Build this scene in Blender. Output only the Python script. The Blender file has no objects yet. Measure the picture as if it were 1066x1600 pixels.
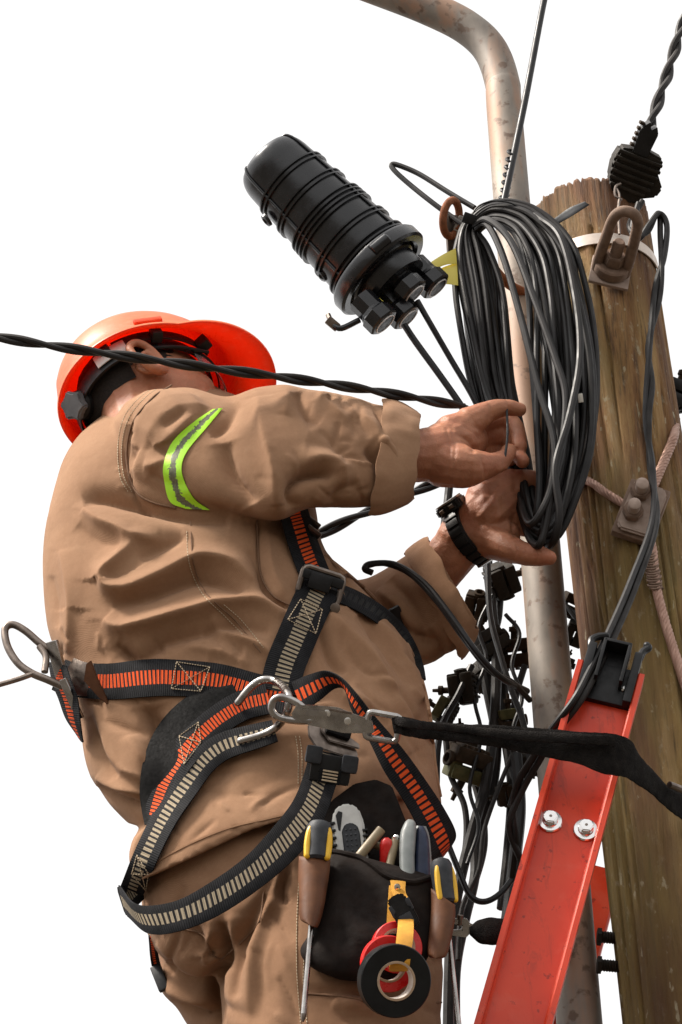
import bpy, bmesh, math, random
import numpy as np
from mathutils import Vector, Matrix, noise
from mathutils.bvhtree import BVHTree
random.seed(7); rng = np.random.default_rng(7)
R = math.radians
scene = bpy.context.scene
col = scene.collection

# ------------------------------------------------------------------ camera, sky, sun, exposure
PITCH, ROLL, CAM_Z = R(37.0), R(-1.4), 1.6
FPX, SCALE = 4000.0, 0.000875            # focal length in picture units; metres per unit at the worker
cam_data = bpy.data.cameras.new('camera'); cam = bpy.data.objects.new('camera', cam_data); col.objects.link(cam)
cam_data.sensor_fit = 'VERTICAL'; cam_data.sensor_height = 36.0; cam_data.lens = 36.0 * FPX / 1600.0
cam_data.clip_start = 0.05; cam_data.clip_end = 2000
CM = Matrix.Translation((0, 0, CAM_Z)) @ Matrix.Rotation(math.pi / 2 + PITCH, 4, 'X') @ Matrix.Rotation(ROLL, 4, 'Z')
cam.matrix_world = CM
scene.camera = cam

world = bpy.data.worlds.new('World'); scene.world = world; world.use_nodes = True
wn = world.node_tree; wn.nodes.clear()
w_out = wn.nodes.new('ShaderNodeOutputWorld'); w_bg = wn.nodes.new('ShaderNodeBackground')
w_sky = wn.nodes.new('ShaderNodeTexSky'); w_hsv = wn.nodes.new('ShaderNodeHueSaturation')
SUN_ELEV, SUN_ROT = R(54), R(-104)
w_sky.sky_type = 'NISHITA'; w_sky.sun_disc = False
w_sky.sun_elevation = SUN_ELEV; w_sky.sun_rotation = SUN_ROT
w_sky.air_density = 1.0; w_sky.dust_density = 7.0; w_sky.ozone_density = 1.0; w_sky.altitude = 0
w_hsv.inputs['Saturation'].default_value = 0.08
w_bg.inputs['Strength'].default_value = 0.15
wn.links.new(w_sky.outputs[0], w_hsv.inputs['Color']); w_mix = wn.nodes.new('ShaderNodeMix'); w_mix.data_type = 'RGBA'; w_mix.inputs[0].default_value = 0.6
w_mix.inputs[7].default_value = (5.6, 5.5, 5.4, 1)      # even bright cloud cover
wn.links.new(w_hsv.outputs[0], w_mix.inputs[6]); wn.links.new(w_mix.outputs[2], w_bg.inputs['Color'])
wn.links.new(w_bg.outputs[0], w_out.inputs['Surface'])

sun_d = bpy.data.lights.new('sun', 'SUN'); sun = bpy.data.objects.new('sun', sun_d); col.objects.link(sun)
sun_d.energy = 4.2; sun_d.angle = R(12); sun_d.color = (1.0, 0.92, 0.82)
# SUN_ROT is measured clockwise from +Y, seen from above
sdir = Vector((math.sin(SUN_ROT) * math.cos(SUN_ELEV), math.cos(SUN_ROT) * math.cos(SUN_ELEV), math.sin(SUN_ELEV)))
sun.rotation_euler = (-sdir).to_track_quat('-Z', 'Y').to_euler(); sun.location = (0, 0, 30)

vs = scene.view_settings
vs.view_transform = 'Standard'; vs.look = 'None'; vs.gamma = 1.0; vs.use_curve_mapping = False
vs.exposure = 0.7
scene.render.engine = 'CYCLES'
scene.cycles.use_denoising = True
scene.cycles.max_bounces = 8

# ------------------------------------------------------------------ coordinates: (u, v, z) -> world metres
# The place is laid out on an upright sheet through the worker; u runs right, v runs down, z away from the viewer.
CMn = np.array(CM)
RX, UY, TZ = CMn[:3, 0].copy(), CMn[:3, 1].copy(), CMn[:3, 2].copy()
CAMP = CMn[:3, 3].copy()
def dref(v): return FPX * 5308.0 / (v + 4508.0)
def C(u, v, z=0.0):
    d = (dref(v) + z) * SCALE
    return CAMP + RX * ((u - 533) * d / FPX) - UY * ((v - 800) * d / FPX) - TZ * d
def Cs(pts): return np.array([C(*p) for p in pts])
def proj(P):
    q = np.asarray(P) - CAMP
    d = -(q @ TZ)
    u = 533 + (q @ RX) / d * FPX; v = 800 - (q @ UY) / d * FPX
    return u, v, d / SCALE - dref(v)
def ray(u, v):
    r = RX * ((u - 533) / FPX) - UY * ((v - 800) / FPX) - TZ
    return r / np.linalg.norm(r)
def nrm(a):
    a = np.asarray(a, float); return a / (np.linalg.norm(a) + 1e-12)

# ------------------------------------------------------------------ splines and shapes -> (V, F)
def cr(pts, n=8, closed=False):
    P = np.asarray(pts, float); m = len(P); out = []
    if m == 2:
        return np.array([P[0] + (P[1] - P[0]) * t for t in np.linspace(0, 1, n + 1)])
    segs = m if closed else m - 1
    for i in range(segs):
        if closed: p0, p1, p2, p3 = P[(i - 1) % m], P[i], P[(i + 1) % m], P[(i + 2) % m]
        else:
            p1, p2 = P[i], P[i + 1]
            p0 = P[i - 1] if i > 0 else 2 * p1 - p2
            p3 = P[i + 2] if i + 2 < m else 2 * p2 - p1
        for k in range(n):
            t = k / n
            out.append(0.5 * (2 * p1 + (p2 - p0) * t + (2 * p0 - 5 * p1 + 4 * p2 - p3) * t * t + (3 * p1 - p0 - 3 * p2 + p3) * t ** 3))
    if not closed: out.append(P[-1])
    return np.array(out)
def merge(*parts):
    V, F, o = [], [], 0
    for v, f in parts:
        V.append(np.asarray(v, float)); F += [tuple(i + o for i in q) for q in f]; o += len(v)
    return np.vstack(V), F
def grid_faces(n, m, wrap_m=False, wrap_n=False):
    F = []
    for i in range(n if wrap_n else n - 1):
        for j in range(m if wrap_m else m - 1):
            a, b = i * m + j, i * m + (j + 1) % m
            i2 = (i + 1) % n
            F.append((a, b, i2 * m + (j + 1) % m, i2 * m + j))
    return F
def sweep(path, rad, seg=10, closed=False, flat=None, round_ends=False):
    """tube along world path; rad scalar or array (metres)"""
    P = np.asarray(path, float); n = len(P)
    rad = np.full(n, rad) if np.isscalar(rad) else np.asarray(rad, float)
    T = np.gradient(P, axis=0)
    if closed: T = (np.roll(P, -1, 0) - np.roll(P, 1, 0))
    T /= np.linalg.norm(T, axis=1)[:, None] + 1e-12
    ref = np.array([0, 0, 1.0])
    if abs(T[0] @ ref) > 0.9: ref = RX
    N = nrm(np.cross(np.cross(T[0], ref), T[0]))
    rings = []
    ang = np.arange(seg) / seg * 2 * math.pi
    for i in range(n):
        N = nrm(N - T[i] * (N @ T[i])); B = np.cross(T[i], N)
        ca, sa = np.cos(ang), np.sin(ang)
        if flat: ca = ca * flat
        rings.append(P[i] + rad[i] * (ca[:, None] * N + sa[:, None] * B))
    if round_ends and not closed:
        pre, post = [], []
        for k in (1, 2, 3):
            a = k * math.pi / 2 / 3.2
            c0, c1 = P[0], P[-1]
            pre.insert(0, c0 - T[0] * rad[0] * math.sin(a) + (rings[0] - c0) * math.cos(a))
            post.append(c1 + T[-1] * rad[-1] * math.sin(a) + (rings[n - 1] - c1) * math.cos(a))
        rings = pre + rings + post
    m = len(rings)
    V = np.vstack(rings); F = grid_faces(m, seg, True, closed)
    if not closed:
        F.append(tuple(range(seg))[::-1]); F.append(tuple((m - 1) * seg + j for j in range(seg)))
    return V, F
def tube(pts, r, n=8, seg=10, closed=False, **k):
    """tube through (u,v,z) points, radius in units"""
    P = cr(Cs(pts), n, closed)
    return sweep(P, r * SCALE, seg, closed, **k)
def chain(pts, n=5, seg=14):
    """rounded tapering limb through (u,v,z,r) points"""
    A = cr(np.array([list(C(*p[:3])) + [p[3] * SCALE] for p in pts]), n)
    return sweep(A[:, :3], A[:, 3], seg, round_ends=True)
def lathe(prof, o, axis, seg=32, cap=True):
    """profile (h, r) in units about a world axis"""
    ax = nrm(axis); s = nrm(np.cross(ax, TZ if abs(ax @ TZ) < 0.9 else RX)); t = np.cross(ax, s)
    ang = np.arange(seg) / seg * 2 * math.pi
    V = np.vstack([o + ax * h * SCALE + r * SCALE * (np.cos(ang)[:, None] * s + np.sin(ang)[:, None] * t) for h, r in prof])
    F = grid_faces(len(prof), seg, True)
    if cap:
        F.append(tuple(range(seg))[::-1]); k = (len(prof) - 1) * seg; F.append(tuple(k + j for j in range(seg)))
    return V, F
def ring_lathe(prof, o, axis, seg=32):
    """closed profile (a ring)"""
    V, F = lathe(prof, o, axis, seg, cap=False)
    n = len(prof)
    F += [((n - 1) * seg + j, (n - 1) * seg + (j + 1) % seg, (j + 1) % seg, j) for j in range(seg)]
    return V, F
_bb = {}
def bev(hx, hy, hz, b=2.0, seg=2):
    key = (round(hx, 2), round(hy, 2), round(hz, 2), b, seg)
    if key not in _bb:
        bm = bmesh.new(); bmesh.ops.create_cube(bm, size=2)
        for v in bm.verts: v.co = Vector((v.co.x * hx, v.co.y * hy, v.co.z * hz))
        if b > 0: bmesh.ops.bevel(bm, geom=bm.edges[:], offset=b, segments=seg, affect='EDGES', profile=0.6)
        bm.verts.index_update()
        _bb[key] = (np.array([v.co[:] for v in bm.verts]), [tuple(v.index for v in f.verts) for f in bm.faces]); bm.free()
    return _bb[key]
class Frame:
    """local frame at (u,v,z): x right, y up, z towards the viewer, turned by rot (in the picture), then yaw, pitch"""
    def __init__(s, u, v, z, rot=0, yaw=0, pitch=0):
        s.o = C(u, v, z); s.k = SCALE * (dref(v) + z) / FPX
        M = Matrix.Rotation(R(rot), 3, 'Z') @ Matrix.Rotation(R(yaw), 3, 'Y') @ Matrix.Rotation(R(pitch), 3, 'X')
        A = np.column_stack([RX, UY, TZ]) @ np.array(M)
        s.x, s.y, s.z = A[:, 0], A[:, 1], A[:, 2]; s.A = A
    def p(s, x, y, z=0): return s.o + s.k * (s.x * x + s.y * y + s.z * z)
    def put(s, vf, at=(0, 0, 0)): return s.o + s.k * ((np.asarray(vf[0]) + np.array(at)) @ s.A.T), vf[1]
    def box(s, c, h, b=2.0): return s.put(bev(h[0], h[1], h[2], b), c)
    def tube(s, pts, r, n=6, seg=10, closed=False, **k):
        P = cr(np.array([s.p(*q) for q in pts]), n, closed)
        return sweep(P, r * s.k, seg, closed, **k)
    def sp(s, prof): return [(h * s.k / SCALE, r * s.k / SCALE) for h, r in prof]
    def lathe(s, prof, c, axis, seg=24): return lathe(s.sp(prof), s.p(*c), s.A @ np.array(axis, float), seg)
    def ring(s, prof, c, axis, seg=24): return ring_lathe(s.sp(prof), s.p(*c), s.A @ np.array(axis, float), seg)
def prism(poly, fr, z0, z1, bevel=1.2):
    """extruded outline (x, y) in a frame, edges softened"""
    bm = bmesh.new()
    a = [bm.verts.new((x, y, z0)) for x, y in poly]
    f = bm.faces.new(a)
    r = bmesh.ops.extrude_face_region(bm, geom=[f])
    for g in r['geom']:
        if isinstance(g, bmesh.types.BMVert): g.co.z = z1
    bmesh.ops.recalc_face_normals(bm, faces=bm.faces[:])
    if bevel > 0: bmesh.ops.bevel(bm, geom=bm.edges[:], offset=bevel, segments=2, affect='EDGES', clamp_overlap=True)
    bm.verts.index_update()
    V = np.array([v.co[:] for v in bm.verts]); F = [tuple(v.index for v in q.verts) for q in bm.faces]; bm.free()
    return fr.put((V, F))
def hexprof(r, n=6): return [(r * math.cos(i * 2 * math.pi / n), r * math.sin(i * 2 * math.pi / n)) for i in range(n)]
def ring_lr(L, Rt, hd, bk=None):
    """section of a garment from its two edge points (u,v,z) and half depth"""
    l, r = C(*L), C(*Rt)
    c = (l + r) / 2; t = nrm(CAMP - c)
    return np.concatenate([c, (r - l) / 2, t * hd * SCALE, t * (bk if bk else hd) * SCALE])
def loft(rings, n=6, seg=40, ex=2.25):
    A = cr(np.array([ring_lr(*q) for q in rings]), n)
    ang = np.arange(seg) / seg * 2 * math.pi
    ca = np.sign(np.cos(ang)) * np.abs(np.cos(ang)) ** (2 / ex); sa = np.sign(np.sin(ang)) * np.abs(np.sin(ang)) ** (2 / ex)
    V = []
    for a in A:
        b = np.where(sa[:, None] >= 0, a[6:9], a[9:12])
        V.append(a[:3] + ca[:, None] * a[3:6] + sa[:, None] * b)
    V = np.vstack(V); F = grid_faces(len(A), seg, True)
    F.append(tuple(range(seg))[::-1]); k = (len(A) - 1) * seg; F.append(tuple(k + j for j in range(seg)))
    return V, F

# ------------------------------------------------------------------ objects
def root_loc(o):
    L = np.zeros(3)
    while o is not None:
        L += np.array(o.location); o = o.parent
    return L
def tag(o, label=None, cat=None, group=None, kind=None):
    if label: o['label'] = label
    if cat: o['category'] = cat
    if group: o['group'] = group
    if kind: o['kind'] = kind
    return o
def thing(name, label, cat, at, group=None):
    o = bpy.data.objects.new(name, None); col.objects.link(o); o.empty_display_size = 0.02
    o.location = at
    return tag(o, label, cat, group)
def mk(name, vf, mat, parent=None, smooth=True, uv=None, label=None, cat=None, group=None, kind=None, angle=35):
    V, F = vf; V = np.asarray(V, float)
    me = bpy.data.meshes.new(name)
    L = root_loc(parent) if parent is not None else V.mean(0)
    me.from_pydata((V - L).tolist(), [], F)
    if uv is not None:
        lay = me.uv_layers.new(name='UVMap'); idx = np.empty(len(me.loops), int); me.loops.foreach_get('vertex_index', idx)
        lay.data.foreach_set('uv', np.asarray(uv, float)[idx].astype('f').ravel())
    bm = bmesh.new(); bm.from_mesh(me); bmesh.ops.recalc_face_normals(bm, faces=bm.faces[:]); bm.to_mesh(me); bm.free()
    if smooth:
        me.shade_smooth()
        if angle: me.set_sharp_from_angle(angle=R(angle))
    o = bpy.data.objects.new(name, me); col.objects.link(o)
    if parent is None: o.location = L
    else: o.parent = parent
    me.materials.append(MAT[mat] if isinstance(mat, str) else mat)
    return tag(o, label, cat, group, kind)
def fuse(parts, voxel, smooth_it=4):
    """union of closed shapes into one continuous skin -> (V, F)"""
    V, F = merge(*parts)
    me = bpy.data.meshes.new('tmp'); me.from_pydata(V.tolist(), [], F)
    bm = bmesh.new(); bm.from_mesh(me); bmesh.ops.recalc_face_normals(bm, faces=bm.faces[:]); bm.to_mesh(me); bm.free()
    o = bpy.data.objects.new('tmp', me); col.objects.link(o)
    m = o.modifiers.new('r', 'REMESH'); m.mode = 'VOXEL'; m.voxel_size = voxel * SCALE
    if smooth_it:
        s = o.modifiers.new('s', 'SMOOTH'); s.factor = 0.5; s.iterations = smooth_it
    dg = bpy.context.evaluated_depsgraph_get(); dg.update()
    me2 = bpy.data.meshes.new_from_object(o.evaluated_get(dg))
    n = len(me2.vertices); Vo = np.empty(n * 3); me2.vertices.foreach_get('co', Vo); Vo = Vo.reshape(-1, 3)
    Fo = [tuple(p.vertices) for p in me2.polygons]
    bpy.data.objects.remove(o); bpy.data.meshes.remove(me); bpy.data.meshes.remove(me2)
    return Vo, Fo
def vnormals(V, F):
    Q = np.array([f if len(f) == 4 else (f[0], f[1], f[2], f[2]) for f in F])
    n = np.cross(V[Q[:, 2]] - V[Q[:, 0]], V[Q[:, 3]] - V[Q[:, 1]])
    tri = Q[:, 2] == Q[:, 3]
    n[tri] = np.cross(V[Q[tri, 1]] - V[Q[tri, 0]], V[Q[tri, 2]] - V[Q[tri, 0]])
    N = np.zeros_like(V)
    for k in range(4): np.add.at(N, Q[:, k], n)
    return N / (np.linalg.norm(N, axis=1)[:, None] + 1e-12)
def dist_poly(u, v, poly):
    P = cr(np.array(poly, float), 6) if len(poly) > 2 else np.array(poly, float)
    best = np.full(len(u), 1e9); tt = np.zeros(len(u)); bel = np.zeros(len(u), bool)
    for i in range(len(P) - 1):
        a, b = P[i], P[i + 1]; ab = b - a; L2 = ab @ ab + 1e-9
        t = np.clip(((u - a[0]) * ab[0] + (v - a[1]) * ab[1]) / L2, 0, 1)
        d = np.hypot(u - a[0] - t * ab[0], v - a[1] - t * ab[1])
        k = d < best; best[k] = d[k]; tt[k] = (i + t[k]) / (len(P) - 1); bel[k] = (v > a[1] + t * ab[1])[k]
    return best, tt, bel
def fold(V, F, folds, zmax=1e9, rough=((60, 2.2), (24, 0.9))):
    """cloth folds: ridges (+) and creases (-) pressed into the camera side, plus loose unevenness all round"""
    N = vnormals(V, F); u, v, z = proj(V)
    face = np.clip(((CAMP - V) / np.linalg.norm(CAMP - V, axis=1)[:, None] * N).sum(1) * 2.5 + 0.35, 0, 1)
    D = np.zeros(len(V))
    for f in folds:
        poly, A, s = f[0], f[1], f[2]
        d, t, bel = dist_poly(u, v, poly)
        se = np.where(bel, 0.72 * s, 1.55 * s) if A > 3 and s < 20 else s
        env = np.clip(np.sin(np.clip(t, 0.0, 1.0) * math.pi), 0, 1) ** 0.5 * 0.85 + 0.15
        D += 1.75 * A * np.exp(-(d / se) ** 1.4) * env * (z < (f[3] if len(f) > 3 else zmax))
    D *= face
    Dn = np.zeros(len(V))
    for sc, am in rough:
        q = 1.0 / (sc * SCALE)
        Dn += am * np.array([noise.noise((p[0] * q, p[1] * q, p[2] * q * 0.8)) for p in V])
    return V + N * ((D + Dn) * SCALE)[:, None], F

# ------------------------------------------------------------------ materials
MAT = {}
class NT:
    def __init__(s, name):
        m = bpy.data.materials.new(name); m.use_nodes = True; s.m = m; s.t = m.node_tree; s.b = s.t.nodes['Principled BSDF']; MAT[name] = m
        s.tc = s.t.nodes.new('ShaderNodeTexCoord')
    def n(s, ty, **k):
        x = s.t.nodes.new(ty)
        for a, b in k.items(): setattr(x, a, b)
        return x
    def l(s, a, b): s.t.links.new(a, b)
    def noise(s, scale, detail=4, stretch=(1, 1, 1), coord='Object', rough=0.55, dist=0.0):
        mp = s.n('ShaderNodeMapping'); mp.inputs['Scale'].default_value = stretch; s.l(s.tc.outputs[coord], mp.inputs[0])
        t = s.n('ShaderNodeTexNoise'); t.inputs['Scale'].default_value = scale; t.inputs['Detail'].default_value = detail
        t.inputs['Roughness'].default_value = rough; t.inputs['Distortion'].default_value = dist
        s.l(mp.outputs[0], t.inputs['Vector']); return t.outputs['Fac']
    def ramp(s, fac, stops):
        r = s.n('ShaderNodeValToRGB'); e = r.color_ramp.elements
        while len(e) < len(stops): e.new(0.5)
        for x, (p, c) in zip(e, stops):
            x.position = p; x.color = (c[0], c[1], c[2], 1) if not np.isscalar(c) else (c, c, c, 1)
        s.l(fac, r.inputs[0]); return r.outputs[0]
    def mix(s, fac, a, b, mode='MIX'):
        m = s.n('ShaderNodeMix', data_type='RGBA', blend_type=mode)
        for i, x in ((0, fac), (6, a), (7, b)):
            if hasattr(x, 'is_linked'): s.l(x, m.inputs[i])
            elif i == 0: m.inputs[0].default_value = x
            else: m.inputs[i].default_value = (*x, 1)
        return m.outputs[2]
    def math(s, op, a, b=None, c=None):
        m = s.n('ShaderNodeMath', operation=op)
        for i, x in enumerate((a, b, c)):
            if x is None: continue
            if hasattr(x, 'is_linked'): s.l(x, m.inputs[i])
            else: m.inputs[i].default_value = x
        return m.outputs[0]
    def bump(s, h, strength=0.3, dist=0.001, prev=None):
        b = s.n('ShaderNodeBump'); b.inputs['Strength'].default_value = strength; b.inputs['Distance'].default_value = dist
        s.l(h, b.inputs['Height'])
        if prev: s.l(prev, b.inputs['Normal'])
        s.l(b.outputs[0], s.b.inputs['Normal']); return b.outputs[0]
    def set(s, color=None, rough=None, metal=None, **k):
        for key, x in (('Base Color', color), ('Roughness', rough), ('Metallic', metal), *k.items()):
            if x is None: continue
            i = s.b.inputs[key]
            if hasattr(x, 'is_linked'): s.l(x, i)
            elif key == 'Base Color': i.default_value = (*x, 1)
            else: i.default_value = x
        return s
def simple(name, c1, c2, scale=60, rough=0.5, metal=0.0, rv=0.15, bump=0.15, bd=0.0006, stretch=(1, 1, 1), **k):
    m = NT(name); f = m.noise(scale, 5, stretch)
    m.set(m.ramp(f, [(0.3, c1), (0.7, c2)]), None, metal, **k)
    g = m.noise(scale * 2.3, 4, stretch)
    m.set(rough=m.ramp(g, [(0.25, max(rough - rv, 0.03)), (0.75, min(rough + rv, 1))]))
    if metal == 0 and max(c2) < 0.07: m.b.inputs['Specular IOR Level'].default_value = 0.12 if rough > 0.7 else 0.27
    elif metal == 0 and rough > 0.6: m.b.inputs['Specular IOR Level'].default_value = 0.25
    if bump: m.bump(m.noise(scale * 6, 4, stretch), bump, bd)
    return m
# woven work cloth
def cloth(name, c1, c2, worn):
    m = NT(name)
    a = m.noise(9, 6, rough=0.6); b = m.noise(55, 5); c = m.noise(1500, 2)
    base = m.ramp(a, [(0.3, c1), (0.72, c2)])
    base = m.mix(m.ramp(b, [(0.52, 0.0), (0.75, 0.18)]), base, worn)
    base = m.mix(m.ramp(m.noise(210, 4, rough=0.7), [(0.42, 0.12), (0.62, 0.0)]), base, (0.6 * c1[0], 0.57 * c1[1], 0.55 * c1[2]))
    base = m.mix(m.ramp(m.noise(5.5, 6, rough=0.7, dist=0.8), [(0.58, 0.0), (0.75, 0.25)]), base, (0.55 * c1[0], 0.53 * c1[1], 0.52 * c1[2]))
    base = m.mix(m.math('MULTIPLY', c, 0.30), base, (0.55 * c1[0], 0.52 * c1[1], 0.5 * c1[2]))
    m.set(base, 0.88)
    m.b.inputs['Sheen Weight'].default_value = 0.04; m.b.inputs['Sheen Roughness'].default_value = 0.6
    m.b.inputs['Specular IOR Level'].default_value = 0.1
    w = m.n('ShaderNodeTexWave', wave_type='BANDS', bands_direction='DIAGONAL'); w.inputs['Scale'].default_value = 420; w.inputs['Distortion'].default_value = 2.2
    w.inputs['Detail'].default_value = 2; m.l(m.tc.outputs['Object'], w.inputs[0])
    h = m.math('ADD', m.math('MULTIPLY', w.outputs['Fac'], 0.5), m.math('MULTIPLY', c, 0.8))
    p = m.bump(m.noise(30, 5, rough=0.6), 0.18, 0.004)
    m.bump(h, 0.35, 0.0006, p)
    return m
cloth('khaki_cloth', (0.27, 0.148, 0.083), (0.35, 0.202, 0.117), (0.43, 0.275, 0.17))
cloth('khaki_trousers', (0.23, 0.124, 0.069), (0.305, 0.172, 0.099), (0.36, 0.225, 0.14))
simple('stitch', (0.42, 0.33, 0.22), (0.52, 0.42, 0.30), 300, 0.8)
simple('seam_dark', (0.13, 0.070, 0.040), (0.18, 0.10, 0.058), 300, 0.9)
# skin
m = NT('skin'); f = m.noise(34, 6); g = m.noise(220, 4); r_ = m.noise(14, 3)
base = m.ramp(f, [(0.3, (0.33, 0.125, 0.066)), (0.7, (0.46, 0.205, 0.112))])
base = m.mix(m.ramp(r_, [(0.45, 0.0), (0.7, 0.45)]), base, (0.50, 0.17, 0.10))
base = m.mix(m.math('MULTIPLY', g, 0.3), base, (0.27, 0.11, 0.07))
m.set(base, 0.5); m.b.inputs['Specular IOR Level'].default_value = 0.3; m.b.inputs['Subsurface Weight'].default_value = 0.18; m.b.inputs['Subsurface Radius'].default_value = (0.012, 0.004, 0.002); m.b.inputs['Subsurface Scale'].default_value = 0.6
v_ = m.n('ShaderNodeTexVoronoi', feature='DISTANCE_TO_EDGE'); v_.inputs['Scale'].default_value = 260; m.l(m.tc.outputs['Object'], v_.inputs['Vector'])
p = m.bump(m.noise(70, 6, rough=0.7), 0.6, 0.003); m.bump(v_.outputs['Distance'], 0.25, 0.0008, p)
simple('hair', (0.012, 0.009, 0.008), (0.03, 0.022, 0.018), 260, 0.6, bump=0.8, bd=0.002)
simple('nail', (0.52, 0.30, 0.22), (0.58, 0.36, 0.28), 60, 0.3)
# plastics, rubber
simple('closure_black', (0.005, 0.0055, 0.007), (0.011, 0.0115, 0.014), 40, 0.24, rv=0.09, bump=0.12, bd=0.0008)
simple('black_plastic', (0.005, 0.005, 0.0055), (0.013, 0.013, 0.014), 60, 0.42)
MAT['closure_black'].node_tree.nodes['Principled BSDF'].inputs['Specular IOR Level'].default_value = 0.5
simple('gland_rim', (0.8, 0.8, 0.8), (0.9, 0.9, 0.9), 60, 0.35)
simple('cable_black', (0.006, 0.006, 0.007), (0.018, 0.017, 0.018), 22, 0.42, rv=0.12, bump=0.15)
simple('cable_grey', (0.005, 0.0043, 0.0042), (0.016, 0.013, 0.0125), 14, 0.48, rv=0.15, bump=0.2)
simple('cable_dusty', (0.009, 0.008, 0.008), (0.028, 0.024, 0.022), 18, 0.62, rv=0.15, bump=0.2)
simple('clamp_dark', (0.010, 0.008, 0.006), (0.030, 0.023, 0.016), 45, 0.7, bump=0.4, bd=0.001)
simple('clamp_brown', (0.024, 0.017, 0.011), (0.06, 0.041, 0.027), 60, 0.75, bump=0.4, bd=0.001)
simple('clamp_olive', (0.055, 0.055, 0.020), (0.12, 0.115, 0.05), 60, 0.7, bump=0.4, bd=0.001)
simple('webbing_plain', (0.006, 0.005, 0.005), (0.018, 0.015, 0.013), 90, 0.9, bump=0.9, bd=0.003)
simple('pad_black', (0.004, 0.004, 0.004), (0.009, 0.0085, 0.0085), 120, 0.85, bump=0.4)
# helmet
m = NT('helmet_shell'); f = m.noise(16, 5); sc_ = m.noise(70, 5, (1, 1, 5))
base = m.ramp(f, [(0.3, (0.74, 0.085, 0.018)), (0.7, (0.80, 0.13, 0.03))])
base = m.mix(m.ramp(sc_, [(0.56, 0.0), (0.72, 0.5)]), base, (0.80, 0.35, 0.19))
m.set(base, m.ramp(sc_, [(0.3, 0.22), (0.7, 0.42)])); m.b.inputs['Subsurface Weight'].default_value = 0.06
m.bump(m.noise(30, 3), 0.1, 0.002)
m.b.inputs['Transmission Weight'].default_value = 0.0
# translucent plastic: the brim glows red against the bright sky
tr = m.n('ShaderNodeBsdfTranslucent'); tr.inputs['Color'].default_value = (0.95, 0.10, 0.02, 1)
mx = m.n('ShaderNodeMixShader'); mx.inputs[0].default_value = 0.45
out = [n for n in m.t.nodes if n.type == 'OUTPUT_MATERIAL'][0]
m.l(m.b.outputs[0], mx.inputs[1]); m.l(tr.outputs[0], mx.inputs[2]); m.l(mx.outputs[0], out.inputs['Surface'])
m = NT('helmet_painted_light'); f = m.noise(14, 5); sc_ = m.noise(60, 6, (1, 1, 4)); d_ = m.noise(38, 6, dist=0.5)  # outer copy of the shell colour, overexposed light painted in as paler peach
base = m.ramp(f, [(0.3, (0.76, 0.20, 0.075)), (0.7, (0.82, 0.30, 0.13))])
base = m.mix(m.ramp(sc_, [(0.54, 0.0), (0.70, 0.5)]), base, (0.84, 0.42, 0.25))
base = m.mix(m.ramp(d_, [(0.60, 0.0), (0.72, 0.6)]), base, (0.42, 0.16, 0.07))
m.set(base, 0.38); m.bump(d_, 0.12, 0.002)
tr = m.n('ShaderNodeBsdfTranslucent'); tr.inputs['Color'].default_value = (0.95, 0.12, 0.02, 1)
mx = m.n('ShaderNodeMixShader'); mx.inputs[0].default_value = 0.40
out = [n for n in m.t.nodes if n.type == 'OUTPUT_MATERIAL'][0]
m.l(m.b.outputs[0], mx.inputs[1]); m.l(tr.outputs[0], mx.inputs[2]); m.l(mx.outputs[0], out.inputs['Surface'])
simple('helmet_band', (0.006, 0.006, 0.0065), (0.015, 0.015, 0.0155), 60, 0.5)
simple('pad_white', (0.45, 0.43, 0.40), (0.62, 0.60, 0.56), 50, 0.5)
simple('knob_grey', (0.10, 0.10, 0.108), (0.16, 0.16, 0.17), 60, 0.4)
# metals
simple('steel', (0.24, 0.225, 0.215), (0.46, 0.44, 0.42), 50, 0.28, 1.0, rv=0.14, bump=0.15)
simple('steel_bright', (0.66, 0.65, 0.63), (0.80, 0.79, 0.77), 60, 0.28, 1.0, bump=0.1)
simple('steel_dark', (0.13, 0.105, 0.09), (0.26, 0.215, 0.185), 60, 0.42, 1.0, bump=0.2)
simple('steel_chrome', (0.72, 0.71, 0.70), (0.82, 0.81, 0.80), 30, 0.2, 1.0, bump=0.05)
simple('rust', (0.17, 0.062, 0.028), (0.30, 0.115, 0.055), 90, 0.85, bump=0.5, bd=0.001)
simple('rust_grey', (0.16, 0.105, 0.075), (0.27, 0.185, 0.14), 70, 0.8, bump=0.4, bd=0.001)
simple('galv_pink', (0.30, 0.225, 0.185), (0.42, 0.325, 0.275), 80, 0.75, bump=0.4, bd=0.001)
simple('band_steel', (0.52, 0.44, 0.38), (0.68, 0.60, 0.53), 40, 0.5, 0.6, bump=0.15)
simple('copper_wire', (0.34, 0.20, 0.15), (0.46, 0.29, 0.225), 60, 0.55, 0.5)
m = NT('pipe_steel'); f = m.noise(7, 6, (1, 1, .5), rough=0.6); g = m.noise(46, 5); k = m.noise(13, 4, (1.4, 1.4, .3))
base = m.ramp(f, [(0.36, (0.12, 0.104, 0.09)), (0.5, (0.225, 0.195, 0.165)), (0.64, (0.33, 0.275, 0.225))])
base = m.mix(m.ramp(k, [(0.50, 0.0), (0.62, 0.7)]), base, (0.34, 0.19, 0.115))
base = m.mix(m.ramp(g, [(0.58, 0.0), (0.66, 0.8)]), base, (0.11, 0.065, 0.042))
m.set(base, 0.62, 0.25); m.bump(g, 0.2, 0.001)
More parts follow.
